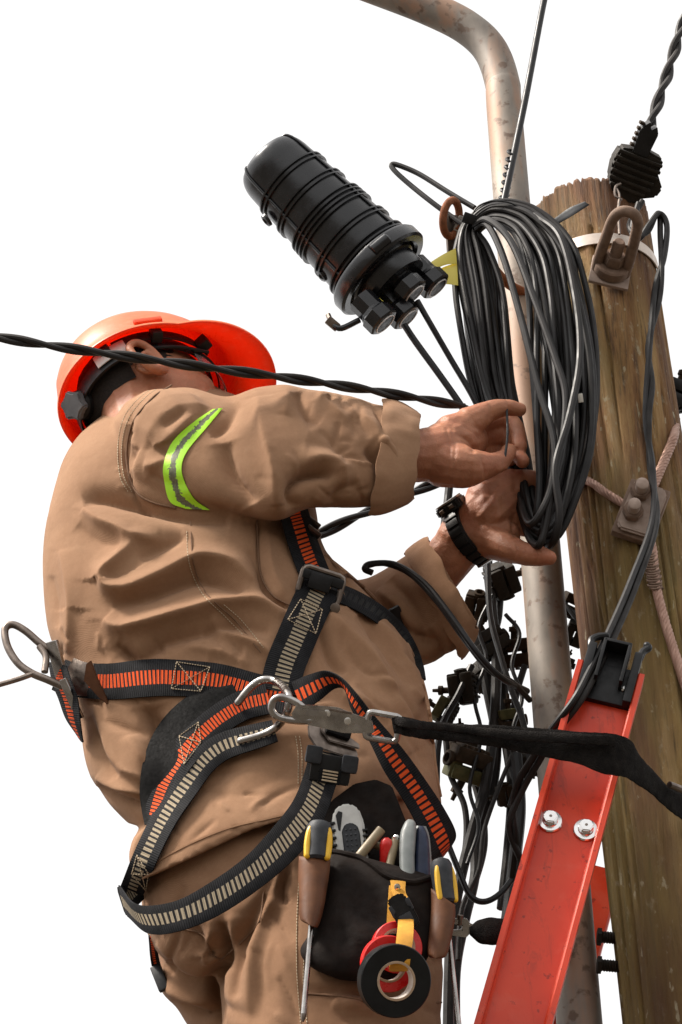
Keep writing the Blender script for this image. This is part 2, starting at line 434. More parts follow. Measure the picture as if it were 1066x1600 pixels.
# ladder
m = NT('ladder_orange'); f = m.noise(11, 6); g = m.noise(80, 4, (1, 1, 1)); s_ = m.noise(24, 6, dist=0.6)
base = m.ramp(f, [(0.3, (0.56, 0.040, 0.013)), (0.7, (0.66, 0.064, 0.024))])
base = m.mix(m.ramp(s_, [(0.55, 0.0), (0.78, 0.30)]), base, (0.64, 0.16, 0.10))
base = m.mix(m.ramp(g, [(0.63, 0.0), (0.68, 0.8)]), base, (0.24, 0.025, 0.014))
base = m.mix(m.ramp(m.noise(30, 6, (1, 1, 0.25), rough=0.75, dist=1.2), [(0.54, 0.0), (0.66, 0.5)]), base, (0.27, 0.032, 0.017))
m.set(base, m.ramp(f, [(0.3, 0.28), (0.7, 0.45)])); m.b.inputs['Specular IOR Level'].default_value = 0.35; m.bump(m.noise(200, 3), 0.1, 0.0006)
# leather
m = NT('leather'); f = m.noise(22, 6, rough=0.65); g = m.noise(160, 4)
base = m.ramp(f, [(0.3, (0.060, 0.022, 0.009)), (0.7, (0.15, 0.060, 0.025))])
m.set(base, m.ramp(f, [(0.3, 0.5), (0.7, 0.7)])); m.b.inputs['Specular IOR Level'].default_value = 0.25; m.bump(m.math('ADD', m.math('MULTIPLY', f, 1.5), g), 0.3, 0.001)
simple('leather_dark', (0.006, 0.0042, 0.0035), (0.015, 0.010, 0.008), 40, 0.8, bump=0.35, bd=0.001)
# tools
simple('yellow_rubber', (0.75, 0.42, 0.015), (0.82, 0.50, 0.03), 80, 0.5)
simple('grip_grey', (0.022, 0.024, 0.028), (0.040, 0.043, 0.049), 80, 0.55)
simple('knife_grey', (0.42, 0.42, 0.40), (0.56, 0.56, 0.54), 60, 0.4)
simple('plier_grey', (0.15, 0.165, 0.16), (0.22, 0.235, 0.23), 60, 0.45)
simple('plier_blue', (0.008, 0.012, 0.030), (0.016, 0.024, 0.055), 60, 0.4)
simple('tube_olive', (0.19, 0.14, 0.075), (0.30, 0.235, 0.14), 60, 0.5)
simple('tape_red', (0.58, 0.012, 0.012), (0.68, 0.025, 0.02), 50, 0.32)
simple('tape_black', (0.005, 0.0055, 0.006), (0.009, 0.0095, 0.010), 30, 0.38)
simple('tape_core', (0.55, 0.50, 0.45), (0.72, 0.68, 0.62), 60, 0.6)
simple('tape_core_rim', (0.36, 0.25, 0.16), (0.44, 0.32, 0.22), 90, 0.8)
simple('tape_yellow', (0.68, 0.56, 0.08), (0.80, 0.68, 0.14), 20, 0.4)
simple('clip_white', (0.6, 0.58, 0.52), (0.7, 0.68, 0.62), 60, 0.5)
m = NT('yellow_web'); u_ = m.n('ShaderNodeTexWave', wave_type='BANDS'); u_.inputs['Scale'].default_value = 500; m.l(m.tc.outputs['Object'], u_.inputs[0])
m.set(m.ramp(m.noise(60, 5), [(0.3, (0.50, 0.22, 0.010)), (0.7, (0.68, 0.33, 0.022))]), 0.8); m.bump(u_.outputs['Fac'], 0.5, 0.0008)
simple('lens', (0.85, 0.86, 0.86), (0.9, 0.9, 0.9), 30, 0.06)
MAT['lens'].node_tree.nodes['Principled BSDF'].inputs['Transmission Weight'].default_value = 0.9
simple('concrete', (0.045, 0.038, 0.030), (0.075, 0.064, 0.050), 1.2, 0.9, bump=0.3, bd=0.01)
simple('boot_leather', (0.02, 0.015, 0.012), (0.04, 0.03, 0.025), 60, 0.6)
# hi-vis tape: fluorescent cloth with a cracked grey middle stripe (uv.y across)
m = NT('hivis'); uvn = m.n('ShaderNodeSeparateXYZ'); m.l(m.tc.outputs['UV'], uvn.inputs[0])
ed = m.math('ABSOLUTE', m.math('SUBTRACT', uvn.outputs['Y'], 0.5)); nz = m.noise(120, 5, rough=0.75)
mask = m.math('LESS_THAN', m.math('ADD', ed, m.math('MULTIPLY', m.math('SUBTRACT', nz, 0.5), 0.75)), 0.17)
g2 = m.ramp(m.noise(300, 3), [(0.35, (0.085, 0.085, 0.05)), (0.65, (0.16, 0.165, 0.09))])
m.set(m.mix(mask, (0.42, 0.85, 0.02), g2), 0.55); m.bump(m.noise(400, 2), 0.3, 0.0006)
# webbing with a ladder of coloured bars (uv.x along in units, uv.y across)
def webbing(name, c_bar, period, duty=0.62, half=0.19, body=(0.007, 0.007, 0.008)):
    m = NT(name); s = m.n('ShaderNodeSeparateXYZ'); m.l(m.tc.outputs['UV'], s.inputs[0])
    fr = m.math('FRACT', m.math('DIVIDE', s.outputs['X'], period))
    bar = m.math('LESS_THAN', fr, duty)
    ed = m.math('ABSOLUTE', m.math('SUBTRACT', s.outputs['Y'], 0.5))
    wob = m.math('MULTIPLY', m.math('SUBTRACT', m.noise(500, 2), 0.5), 0.05)
    mask = m.math('MULTIPLY', bar, m.math('LESS_THAN', m.math('ADD', ed, wob), half))
    rib = m.math('SINE', m.math('MULTIPLY', s.outputs['X'], 2 * math.pi / 3.2))
    var = m.noise(60, 5)
    bc = m.mix(var, tuple(x * 0.7 for x in c_bar), tuple(min(x * 1.2, 1) for x in c_bar))
    bk = m.ramp(m.math('ADD', m.math('MULTIPLY', rib, 0.18), var), [(0.25, tuple(x * 0.55 for x in body)), (0.8, tuple(x * 2.4 for x in body))])
    m.set(m.mix(mask, bk, bc), 0.8); m.b.inputs['Specular IOR Level'].default_value = 0.12
    h = m.math('ADD', m.math('MULTIPLY', rib, 0.35), m.math('MULTIPLY', mask, 1.6))
    m.bump(h, 0.5, 0.0009)
webbing('web_orange', (0.66, 0.085, 0.018), 6.2)
webbing('web_orange_wide', (0.66, 0.085, 0.018), 8.6)
webbing('web_orange_fine', (0.66, 0.085, 0.018), 5.6)
webbing('web_beige', (0.30, 0.245, 0.17), 7.6, duty=0.56, half=0.19)
webbing('web_black', (0.02, 0.02, 0.02), 10.0)
# old timber pole
m = NT('pole_wood')
st = m.noise(26, 8, (1, 1, 0.085), rough=0.72, dist=0.5); fi = m.noise(130, 7, (1, 1, 0.06), rough=0.75, dist=0.3); big = m.noise(4.2, 5, (1, 1, .45)); bl = m.noise(64, 5, (1, 1, .45), rough=0.7)
base = m.ramp(st, [(0.32, (0.070, 0.026, 0.008)), (0.45, (0.23, 0.108, 0.032)), (0.56, (0.33, 0.19, 0.066)), (0.70, (0.44, 0.29, 0.135))])
base = m.mix(m.ramp(fi, [(0.36, 0.85), (0.48, 0.0)]), base, (0.040, 0.020, 0.010))
base = m.mix(m.ramp(big, [(0.46, 0.0), (0.58, 0.65)]), base, (0.185, 0.145, 0.035))
base = m.mix(m.ramp(bl, [(0.58, 0.0), (0.68, 0.45)]), base, (0.42, 0.36, 0.23))
base = m.mix(m.ramp(m.noise(6.5, 4, (1, 1, .25), dist=0.5), [(0.50, 0.0), (0.64, 0.75)]), base, (0.085, 0.030, 0.012))
base = m.mix(m.ramp(m.noise(90, 4, (1, 1, .4)), [(0.64, 0.0), (0.70, 0.6)]), base, (0.48, 0.44, 0.30))
sp = m.n('ShaderNodeSeparateXYZ'); m.l(m.tc.outputs['Object'], sp.inputs[0])
POLE_TOP_ATTR = m  # the weathered top is tinted by height below
topn = m.math('ADD', sp.outputs['Z'], m.math('MULTIPLY', m.noise(30, 5, (1, 1, .15)), 0.16))
mr = m.n('ShaderNodeMapRange'); m.l(topn, mr.inputs[0]); POLE_MR = mr
base = m.mix(m.math('MULTIPLY', mr.outputs[0], 0.9), base, m.ramp(fi, [(0.3, (0.022, 0.010, 0.007)), (0.65, (0.20, 0.075, 0.030))]))
m.set(base, 0.82); p = m.bump(st, 0.9, 0.009); m.bump(fi, 0.9, 0.004, p)

# ------------------------------------------------------------------ ground
def ground():
    n = 40; s = 600.0
    xs = np.sign(np.linspace(-1, 1, n)) * np.abs(np.linspace(-1, 1, n)) ** 3 * s
    V = np.array([(x, y + 3, 0.012 * math.sin(x * 0.7) * math.sin(y * 0.9)) for y in xs for x in xs])
    o = mk('ground', (V, grid_faces(n, n)), 'concrete', label='bare earth yard under the pole and ladder', kind='structure'); return o
ground()

def vline_z(z, u, v):
    """world point and the vertical through it"""
    return C(u, v, z)

# ------------------------------------------------------------------ timber pole
POLE_Z = 175.0
pt_ = C(921, 340, POLE_Z); pb_ = C(972, 720, POLE_Z); pax = nrm(pt_ - pb_)
PR = 93.0 * (dref(500) + POLE_Z) / FPX * SCALE
def pole_pt(h): return pt_ + pax * h                # h metres above the top reference
pole_bottom_h = -(pt_[2] - 0.0) / pax[2]
pole = thing('utility_pole', 'weathered brown timber utility pole with ragged cracked top', 'pole', pole_pt(pole_bottom_h))
def pole_rad(h): return PR * (1.0 - 0.018 * h)
p_s = nrm(np.cross(pax, TZ)); p_t = np.cross(pax, p_s)     # p_t faces away/toward
def pole_surf(ang, h, off=0.0): return pole_pt(h) + (pole_rad(h) + off * SCALE) * (math.cos(ang) * p_s + math.sin(ang) * p_t)
def make_pole():
    seg = 220
    hs = np.concatenate([np.linspace(0.0, -1.6, 300), np.linspace(-1.62, pole_bottom_h, 40)])
    ang = np.arange(seg) / seg * 2 * math.pi
    tops = np.zeros(seg)
    k = 0
    while k < seg:                                   # splintered end: blocks of fibres broken at different heights
        w = random.randint(2, 9); hgt = random.uniform(-0.005, 0.002)
        for j in range(k, min(seg, k + w)): tops[j] = hgt + random.uniform(-0.002, 0.002)
        if k + w < seg: tops[k + w - 1] = hgt - random.uniform(0.003, 0.009)
        k += w
    cracks = [(a, random.uniform(-1.2, -0.05), random.uniform(0.15, 0.9), random.uniform(0.6, 1.6)) for a in rng.uniform(0, 6.28, 90)]
    # the long drying crack below the eye bolt
    V = []
    for h in hs:
        base = np.full(seg, pole_rad(h))
        for j, a in enumerate(ang):
            x = noise.noise((math.cos(a) * 7, math.sin(a) * 7, h * 0.9)) * 2.2 + noise.noise((math.cos(a) * 26, math.sin(a) * 26, h * 2.2)) * 0.9 + noise.noise((math.cos(a) * 50, math.sin(a) * 50, h * 3)) * 1.3
            base[j] += x * SCALE * 1.2
        for a0, h0, L, dp in cracks:
            if h0 - L < h < h0:
                aa = a0 + 0.02 * math.sin(h * 9 + a0 * 3)
                d = np.abs((ang - aa + math.pi) % (2 * math.pi) - math.pi)
                base -= 6.0 * dp * SCALE * np.exp(-(d / 0.024) ** 2) * min(1, (h0 - h) / 0.05, (h - h0 + L) / 0.1)
        aa = CRACK_ANG + 0.012 * math.sin(h * 14)
        d = np.abs((ang - aa + math.pi) % (2 * math.pi) - math.pi)
        if -0.62 < h < -0.1: base -= 8 * SCALE * np.exp(-(d / 0.020) ** 2) * min(1, (h + 0.62) / 0.2)
        hh = h + (tops if h > -0.002 else tops * math.exp(h * 60) if h > -0.12 else 0)
        V.append(pt_ + pax * np.asarray(hh + np.zeros(seg))[:, None] + base[:, None] * (np.cos(ang)[:, None] * p_s + np.sin(ang)[:, None] * p_t))
    V = np.vstack(V); F = grid_faces(len(hs), seg, True)
    V = np.vstack([V, (pt_ - pax * 0.006)[None]]); c = len(V) - 1
    F += [(j, (j + 1) % seg, c) for j in range(seg)]
    return V, F
# angle of the pole face that looks at the viewer
ANG_CAM = math.atan2((CAMP - pt_) @ p_t, (CAMP - pt_) @ p_s)
_pa = np.linspace(ANG_CAM - 1.55, ANG_CAM + 1.55, 180); _ph = np.linspace(0, -1.6, 640)
_PG = np.array([[pole_surf(a, h) for h in _ph] for a in _pa]); _pu, _pv, _ = proj(_PG.reshape(-1, 3))
def pole_ang(u, v):
    """angle and height of the near pole surface seen at (u, v)"""
    i = int(np.argmin((_pu - u) ** 2 + (_pv - v) ** 2)); return _pa[i // 640], _ph[i % 640]
CRACK_ANG = pole_ang(948, 520)[0]
mk('shaft', make_pole(), 'pole_wood', pole, angle=None)
# weathering tint near the top, in object (world height minus root) coordinates
z_top = pt_[2] - pole.location[2]
POLE_MR.inputs['From Min'].default_value = z_top - 0.09; POLE_MR.inputs['From Max'].default_value = z_top + 0.10

# steel band round the pole
a_b, h_b = pole_ang(955, 372)
def band(h, wid, off, name, parent, mat, **kw):
    seg = 96; V = []
    for rr, hh in ((off, -wid / 2), (off + 2.2, -wid / 2), (off + 2.2, wid / 2), (off, wid / 2)):
        V.append([pole_surf(a, h + hh * SCALE, rr) for a in np.arange(seg) / seg * 2 * math.pi])
    V = np.array(V).reshape(-1, 3); F = grid_faces(4, seg, True, True)
    return mk(name, (V, F), mat, parent, **kw)
band(h_b - 0.004, 23, 2.0, 'pole_band', None, 'band_steel', label='pale steel band strapped round the timber pole below its top', cat='band')

# ------------------------------------------------------------------ eye bolt on the pole
a_e, h_e = pole_ang(952, 432)
eo = pole_surf(a_e, h_e); ez = nrm(math.cos(a_e) * p_s + math.sin(a_e) * p_t)
class Fr2(Frame):
    def __init__(s, o, z, up, rot=0):
        s.o = np.asarray(o, float); s.k = SCALE; s.z = nrm(z); y = nrm(np.asarray(up) - s.z * (np.asarray(up) @ s.z)); x = np.cross(y, s.z)
        c, n_ = math.cos(R(rot)), math.sin(R(rot))
        s.x = x * c + y * n_; s.y = -x * n_ + y * c
        s.A = np.column_stack([s.x, s.y, s.z])
ebz = nrm(ez * 0.6 + TZ * 0.75 - UY * 0.10)
ef = Fr2(eo + ez * 5 * SCALE, nrm(ez + RX * .12 + pax * .12), pax, -14)
eye = thing('eye_nut', 'rusty square-plate eye nut bolted high on the timber pole', 'eye bolt', eo)
mk('plate', ef.box((0, 0, 3), (34, 34, 3), 1.2), 'galv_pink', eye)
mk('collar', ef.lathe([(0, 27), (3, 30), (17, 30), (20, 27), (20, 4)], (0, 0, 6), (0, 0, 1)), 'rust_grey', eye)
mk('nut', prism(hexprof(19), Fr2(ef.p(0, 0, 26), ef.z, ef.y), 0, 20, 1.5), 'rust_grey', eye, angle=25)
mk('bolt', ef.lathe([(0, 10)] + [(2 + i * 2, 10 if i % 2 else 11) for i in range(14)] + [(31, 8)], (0, 0, 44), (0, 0, 1), 16), 'rust_grey', eye)
lp = [(-24, 0, 8), (-25, 0, 40), (-23, 0, 90), (-20, 0, 122), (-9, 0, 138), (9, 0, 138), (20, 0, 122), (23, 0, 90), (25, 0, 40), (24, 0, 8)]
mk('eye_loop', ef.tube(lp, 9.5, 8, 14, round_ends=True), 'rust_grey', eye)

# ------------------------------------------------------------------ lamp pipe
PIPE_Z = 250.0
def pipe():
    base = C(848, 900, PIPE_Z); up = np.array([0, 0, 1.0])
    r0 = 32.0 * (dref(900) + PIPE_Z) / FPX * SCALE
    lo = base - up * base[2]
    hi = base
    # straight vertical part until v = 190, then the bend to the left
    q = base.copy()
    while proj(q[None])[1][0] > 185: q = q + up * 0.01
    pts = [lo, lo * 0.5 + base * 0.5, base, base * 0.5 + q * 0.5, q]
    z_q = proj(q[None])[2][0]
    for u, v, dz in ((785, 130, 8), (766, 78, 16), (728, 42, 22), (668, 12, 26), (590, -18, 30), (480, -58, 36), (300, -122, 44)):
        pts.append(C(u, v, z_q + dz))
    P = cr(np.array(pts), 10)
    return sweep(P, r0, 40), lo
pv, plo = pipe()
lamp = thing('lamp_pipe', 'grey galvanised street lamp pipe bending left above the pole', 'lamp pipe', plo)
mk('pipe', pv, 'pipe_steel', lamp)
pc = C(800, 280, PIPE_Z)
# ------------------------------------------------------------------ cables (plain tubes) ---------------------------------
def cable(label, pts, r, mat='cable_black', n=8, group=None, name='cable', seg=10):
    return mk(name, tube(pts, r, n, seg), mat, label=label, cat='cable', group=group)
def twisted(label, pts, r, strands=2, pitch=130, off=None, mat='cable_black', name='twisted_cable', cat='cable', n=14, phase=0.0):
    P = cr(Cs(pts), n); L = np.concatenate([[0], np.cumsum(np.linalg.norm(np.diff(P, axis=0), axis=1))]) / SCALE
    T = np.gradient(P, axis=0); T /= np.linalg.norm(T, axis=1)[:, None]
    off = off or r * 1.02
    t = thing(name, label, cat, P[0])
    for k in range(strands):
        Q = []
        for i in range(len(P)):
            a = 2 * math.pi * (L[i] / pitch + k / strands) + phase
            nx = nrm(np.cross(T[i], TZ)); nz = np.cross(T[i], nx)
            Q.append(P[i] + off * SCALE * (math.cos(a) * nx + math.sin(a) * nz))
        mk('strand', sweep(np.array(Q), r * SCALE, 10), mat, t)
    return t
# service drop running in front of the helmet
twisted('twisted black service cable crossing in front of the helmet', [(-60, 517, -330), (60, 537, -325), (170, 553, -320), (300, 571, -310), (430, 588, -280), (560, 607, -190), (660, 624, -110), (728, 636, -50)], 4.6, 2, 175, 4.0, 'cable_dusty')
# black cable rising to the top edge
up = thing('drop_cable', 'straight black drop cable rising to the top edge past the lamp pipe', 'cable', C(787, 318, 60))
mk('sheath', tube([(868, -70, 90), (850, 2, 84), (820, 160, 72), (787, 318, 60)], 6.2, 10, 12), 'cable_black', up)
gw = []
for i in range(70):
    t_ = i / 69; a = t_ * 2 * math.pi * 7
    u, v = 801 - 15 * t_, 232 + 84 * t_
    gw.append((u + 6.0 * math.cos(a), v + 1.5 * math.cos(a), 66 + 6.0 * math.sin(a)))
mk('grip_wire', tube(gw, 2.8, 2, 8), 'cable_black', up)
twisted('thick twisted black cable coming down from the right edge', [(1100, -40, 60), (1066, 42, 50), (1045, 110, 42), (1022, 180, 34), (1004, 246, 26)], 6.0, 2, 150, 5.6, 'cable_dusty')
# ------------------------------------------------------------------ strain clamp
sc = thing('strain_clamp', 'dark ribbed wedge strain clamp hanging above the eye nut', 'clamp', C(990, 270, 20))
sf = Frame(990, 268, 20, rot=-20, yaw=8, pitch=18)
mk('body', prism([(-36, 30), (-40, 6), (-34, -22), (-16, -46), (12, -50), (30, -34), (36, 0), (34, 36), (4, 40)], sf, -22, 18, 4), 'clamp_dark', sc, angle=40)
for i in range(6):
    y = 26 - i * 10.5; w = 38 - 1.2 * abs(i - 1) - (4 if i == 5 else 0)
    mk('rib', sf.box((-2, y, 17), (w, 2.6, 6), 1.6), 'clamp_dark', sc)
mk('wedge', prism([(-13, 0), (15, 0), (17, 44), (10, 56), (2, 46), (-4, 60), (-12, 50), (-16, 40)], Fr2(sf.p(-6, 30, 6), sf.z, sf.y), -12, 16, 1.5), 'black_plastic', sc, angle=25)
for i in range(5): mk('tooth', sf.box((-20, 40 + i * 9, 8), (4, 2.4, 7), 1.0), 'clamp_brown', sc)
mk('side_lug', prism([(30, 18), (52, -8), (48, -24), (28, -34)], sf, -12, 10, 3), 'clamp_dark', sc, angle=30)
mk('bail_wire', tube([(964, 295, -8), (968, 306, -10), (966, 330, -12), (968, 366, -14)], 2.3, 6, 8), 'steel_dark', sc)
mk('bail_hook', tube([(972, 312, -10), (962, 306, -12), (962, 292, -10), (970, 287, -8)], 2.2, 6, 8), 'steel_dark', sc)
# twin cable from the clamp, looping and falling in front of the pole
lo1 = [(998, 318, -4), (990, 345, -8), (988, 368, -12), (1000, 372, -18), (1014, 352, -16), (1030, 334, -8), (1042, 352, 0), (1038, 400, 0), (1024, 450, -6), (1017, 520, -10), (1014, 560, -10), (1009, 654, -6), (1020, 732, -10), (1019, 815, -60), (985, 910, -110), (954, 982, -150), (922, 1047, -180), (898, 1092, -190), (862, 1140, -160), (832, 1185, -110), (810, 1222, -70), (802, 1262, -40), (806, 1310, -20), (800, 1370, 40)]
lo2 = [(1004, 314, -4), (984, 350, -2), (993, 366, -20), (1012, 362, -8), (1024, 338, -2), (1031, 336, 4), (1032, 370, 4), (1034, 420, -4), (1030, 470, -2), (1013, 540, -4), (1019, 600, -8), (1014, 654, -12), (1016, 732, -4), (1026, 815, -58), (994, 915, -104), (962, 990, -142), (934, 1047, -172), (908, 1094, -184), (872, 1142, -150), (842, 1190, -104), (816, 1236, -60), (796, 1290, -30), (812, 1340, 0), (830, 1380, 50)]
tw = thing('twin_cable', 'grey twin cable looping below the strain clamp and falling past the pole', 'cable', C(998, 318, -4))
mk('strand', tube(lo1, 5.2, 10, 10), 'cable_grey', tw); mk('strand', tube(lo2, 5.0, 10, 10), 'cable_dusty', tw)
# ------------------------------------------------------------------ ground wire clamp
def strand_rope(pts, r, name, label=None, parent=None, wires=6, pitch=46, n=14):
    P = cr(Cs(pts), n); L = np.concatenate([[0], np.cumsum(np.linalg.norm(np.diff(P, axis=0), axis=1))]) / SCALE
    T = np.gradient(P, axis=0); T /= np.linalg.norm(T, axis=1)[:, None]; parts = []
    for k in range(wires):
        Q = []
        for i in range(len(P)):
            a = 2 * math.pi * (L[i] / pitch + k / wires)
            nx = nrm(np.cross(T[i], TZ)); nz = np.cross(T[i], nx)
            Q.append(P[i] + 0.62 * r * SCALE * (math.cos(a) * nx + math.sin(a) * nz))
        parts.append(sweep(np.array(Q), 0.46 * r * SCALE, 7))
    return mk(name, merge(*parts), 'copper_wire', parent, label=label, cat=None if parent else 'wire')
def on_pole(u, v, off=10):
    a, h = pole_ang(u, v); q = pole_surf(a, h, off); x = proj(q[None]); return (x[0][0], x[1][0], x[2][0])
gcp = on_pole(1002, 812, 14)
a_g, h_g = pole_ang(1002, 812)
gz = nrm(math.cos(a_g) * p_s + math.sin(a_g) * p_t)
gf = Fr2(C(*gcp), nrm(gz + TZ * .35), pax, -24)
gc = thing('ground_clamp', 'rusty parallel groove clamp with two bolts on the timber pole', 'clamp', C(*gcp))
mk('plate', gf.box((-2, 2, 0), (33, 50, 9), 3), 'rust_grey', gc)
mk('cover', prism([(-28, 46), (20, 48), (28, 36), (28, -42), (-24, -44), (-31, -34)], gf, 10, 19, 3), 'galv_pink', gc, angle=30)
for y in (26, -12):
    n_ = mk('nut', prism(hexprof(17), Fr2(gf.p(-13, y, 18), gf.z, gf.y, 12), 0, 15, 1.5), 'rust_grey', gc, angle=25)
    mk('bolt', gf.lathe([(0, 9)] + [(1 + i * 2, 9 if i % 2 else 10) for i in range(11)] + [(23, 7)], (-13, y, 31), (0, 0, 1), 16), 'galv_pink', n_)
strand_rope([on_pole(900, 742, 7), on_pole(930, 758, 7), on_pole(952, 776, 9), gcp], 6.5, 'bare_wire', 'bare copper strand going left from the clamp to the coil')
strand_rope([gcp, on_pole(1024, 748, 8), on_pole(1040, 708, 8), on_pole(1048, 684, 8), (1056, 655, POLE_Z + 10)], 7.5, 'bare_wire', 'bare copper strand rising right from the clamp round the pole')
w3 = thing('bare_wire', 'bare copper strand running down from the clamp to the right edge', 'wire', C(*gcp))
strand_rope([gcp, on_pole(1017, 862, 9), on_pole(1024, 920, 9), on_pole(1040, 985, 8), on_pole(1062, 1057, 8), on_pole(1085, 1130, 8), on_pole(1110, 1220, 8)], 7.5, 'strand', parent=w3)
wr = []
for i in range(110):
    t_ = i / 109; a = t_ * 2 * math.pi * 15; b = on_pole(1014 + 11 * t_, 862 + 58 * t_, 9) if i % 10 == 0 else None
    if b: last = b
    wr.append((1014 + 11 * t_ + 10 * math.cos(a) + 1.5 * math.sin(t_ * 40), 862 + 58 * t_ + 3 * math.sin(a), last[2] - 10 * math.sin(a)))
mk('binding', tube(wr, 1.9, 2, 6), 'rust_grey', w3)
# ------------------------------------------------------------------ ladder
LZ = -160.0            # the near rail; the far rail stands on the other side of the pole
def lad(s, t, z=LZ):
    """point on the ladder side: s 0..1 across the rail, t along from the top (v 1052) downwards"""
    ul, vl = 901 + (740 - 901) * t, 1037 + (1600 - 1037) * t
    ur, vr = 1007 + (866 - 1007) * t, 1066 + (1600 - 1066) * t
    return ul + (ur - ul) * s, vl + (vr - vl) * s, z
lt, lb = C(*lad(.5, 0)), C(*lad(.5, 1)); lax = nrm(lt - lb)
wdir = nrm(C(*lad(1, .5)) - C(*lad(0, .5))); wdir = nrm(wdir - lax * (wdir @ lax))
wid = np.linalg.norm(C(*lad(1, .1)) - C(*lad(0, .1))) * 0.97 / SCALE
lnz = nrm(np.cross(wdir, lax)); lnz = lnz if lnz @ TZ > 0 else -lnz
lf = Fr2(lt, lnz, lax); lf.x = wdir; lf.A = np.column_stack([lf.x, lf.y, lf.z])
llen = (lt[2] / lax[2]) / SCALE
ladder = thing('ladder', 'orange red fibreglass ladder leaning beside the timber pole', 'ladder', lt - lax * llen * SCALE)
def rail(zo, mir=1, nm='rail'):
    h = wid / 2
    prof = [(-h, 16), (-h + 7, 16), (-h + 9, 14), (-h + 9, -2), (-h + 12, -5), (h - 12, -5), (h - 9, -2), (h - 9, 14), (h - 7, 16), (h, 16), (h, -10), (h - 3, -13), (-h + 3, -13), (-h, -10)]
    ys = np.concatenate([[0, -2], np.linspace(-30, -800, 40), np.linspace(-900, -llen, 12)]); V = []
    for y in ys: V += [lf.p(x + (14 if mir < 0 else 0), y, zo + mir * z) for x, z in prof]
    n = len(prof); F = grid_faces(len(ys), n, True)
    F.append(tuple(range(n))); F.append(tuple((len(ys) - 1) * n + j for j in range(n)))
    return mk(nm, (np.array(V), F), 'ladder_orange', ladder, angle=25)
near = rail(0); far = rail(-540, -1)
y_b = -float((C(883, 1287, LZ) - lt) @ -lax) / SCALE
for k in range(14):
    y = y_b - k * 330
    if y < -llen + 40: break
    mk('rung', lf.tube([(0, y, -15), (0, y, -140), (4, y, -290), (10, y, -526)], 17, 2, 14), 'steel_dark', ladder)
for x in (-26, 24):
    b_ = mk('bolt', lf.lathe([(0, 16.5), (2, 17.5), (4, 16), (4.5, 11), (6, 10)], (x, y_b, -5), (0, 0, 1), 28), 'steel_chrome', ladder)
    mk('bolt_head', prism(hexprof(10.5), Fr2(lf.p(x, y_b, 0), lf.z, lf.y, 10), 0, 11, 1.5), 'steel_chrome', b_, angle=25)
    mk('dimple', lf.lathe([(0, 3), (1, 2)], (x, y_b, 10.2), (0, 0, 1), 12), 'steel_dark', b_)
hx = wid / 2
cap = mk('end_cap', merge(lf.box((0, -22, 0), (hx - 9, 32, 5), 1.5), lf.box((-hx + 15, -10, 10), (6, 44, 9), 2), lf.box((hx - 15, -10, 10), (6, 44, 9), 2), lf.box((0, 8, -8), (hx - 2, 6, 6), 2)), 'black_plastic', ladder)
mk('cap_socket', merge(lf.box((-17, 4, 14), (2.5, 34, 16), 1), lf.box((19, 4, 14), (2.5, 34, 16), 1), lf.box((1, 36, 14), (20, 2.5, 16), 1), lf.box((1, 6, 0), (19, 30, 3), 1)), 'black_plastic', cap)
for s_ in (-1, 1):
    mk('cap_hook', lf.tube([(s_ * (hx - 13), 28, 12), (s_ * (hx - 11), 42, 10), (s_ * (hx - 5) + (14 if s_ < 0 else 0), 52, 8), (s_ * (hx - 5) + (24 if s_ < 0 else -3), 56, 8)], 5.5, 6, 10, round_ends=True), 'black_plastic', cap)
    mk('rivet', lf.lathe([(0, 4.6), (2.5, 4.2), (4, 2.5), (4.4, 0.5)], (s_ * 25 - 1, -26, 5), (0, 0, 1), 16), 'steel_bright', cap)
# pole steps behind the ladder
for k, (u, v, lb_) in enumerate(((936, 1508, 'short threaded pole step sticking out left beside the ladder'), (936, 1464, 'dark stub bolt on the pole edge above the threaded step'))):
    s_ = thing('pole_step', lb_, 'step bolt', C(u + 30, v, POLE_Z))
    q0, q1 = C(u + 50, v + 4, POLE_Z), C(u + 4, v, POLE_Z)
    mk('rod', lathe([(0, 8)] + [(2 + i * 2, 8 if i % 2 else 9.3) for i in range(int(np.linalg.norm(q1 - q0) / SCALE / 2))], q0, q1 - q0, 14), 'clamp_dark', s_)
    mk('head', lathe([(0, 13), (6, 13), (7, 10)], q1, q1 - q0, 6), 'clamp_dark', s_)
# ------------------------------------------------------------------ spool bracket, ring, yellow tape, zip ties
rg = thing('rusty_ring', 'rusty steel ring hooked on the bracket beside the cable coil', 'ring', C(705, 335, 40))
rf = Frame(705, 341, 40, rot=-8, yaw=52)
mk('hoop', rf.tube([(21 * math.cos(a), 28 * math.sin(a), 0) for a in np.linspace(0, 2 * math.pi, 16, endpoint=False)], 6.2, 4, 12, closed=True), 'rust', rg)
mk('shank', tube([(713, 352, 60), (745, 385, 120), (790, 440, 200), (830, 462, 240)], 8.5, 6, 12), 'rust', rg)
br = thing('bracket', 'grey steel strap bracket behind the rusty ring and coil', 'bracket', C(706, 370, 70))
mk('strap', Frame(712, 372, 80, rot=4, yaw=25).box((0, 0, 0), (16, 36, 3), 1), 'steel_dark', br)
mk('buckle', Frame(720, 352, 62, rot=-25).box((0, 0, 0), (9, 14, 5), 3), 'steel', br)
cable('thin black cable looping out left above the splice closure', [(742, 325, 20), (700, 300, 40), (655, 272, 60), (622, 258, 70), (612, 258, 74), (618, 268, 72), (640, 288, 66), (675, 316, 52), (705, 338, 44), (735, 358, 30)], 4.8, 'cable_grey')
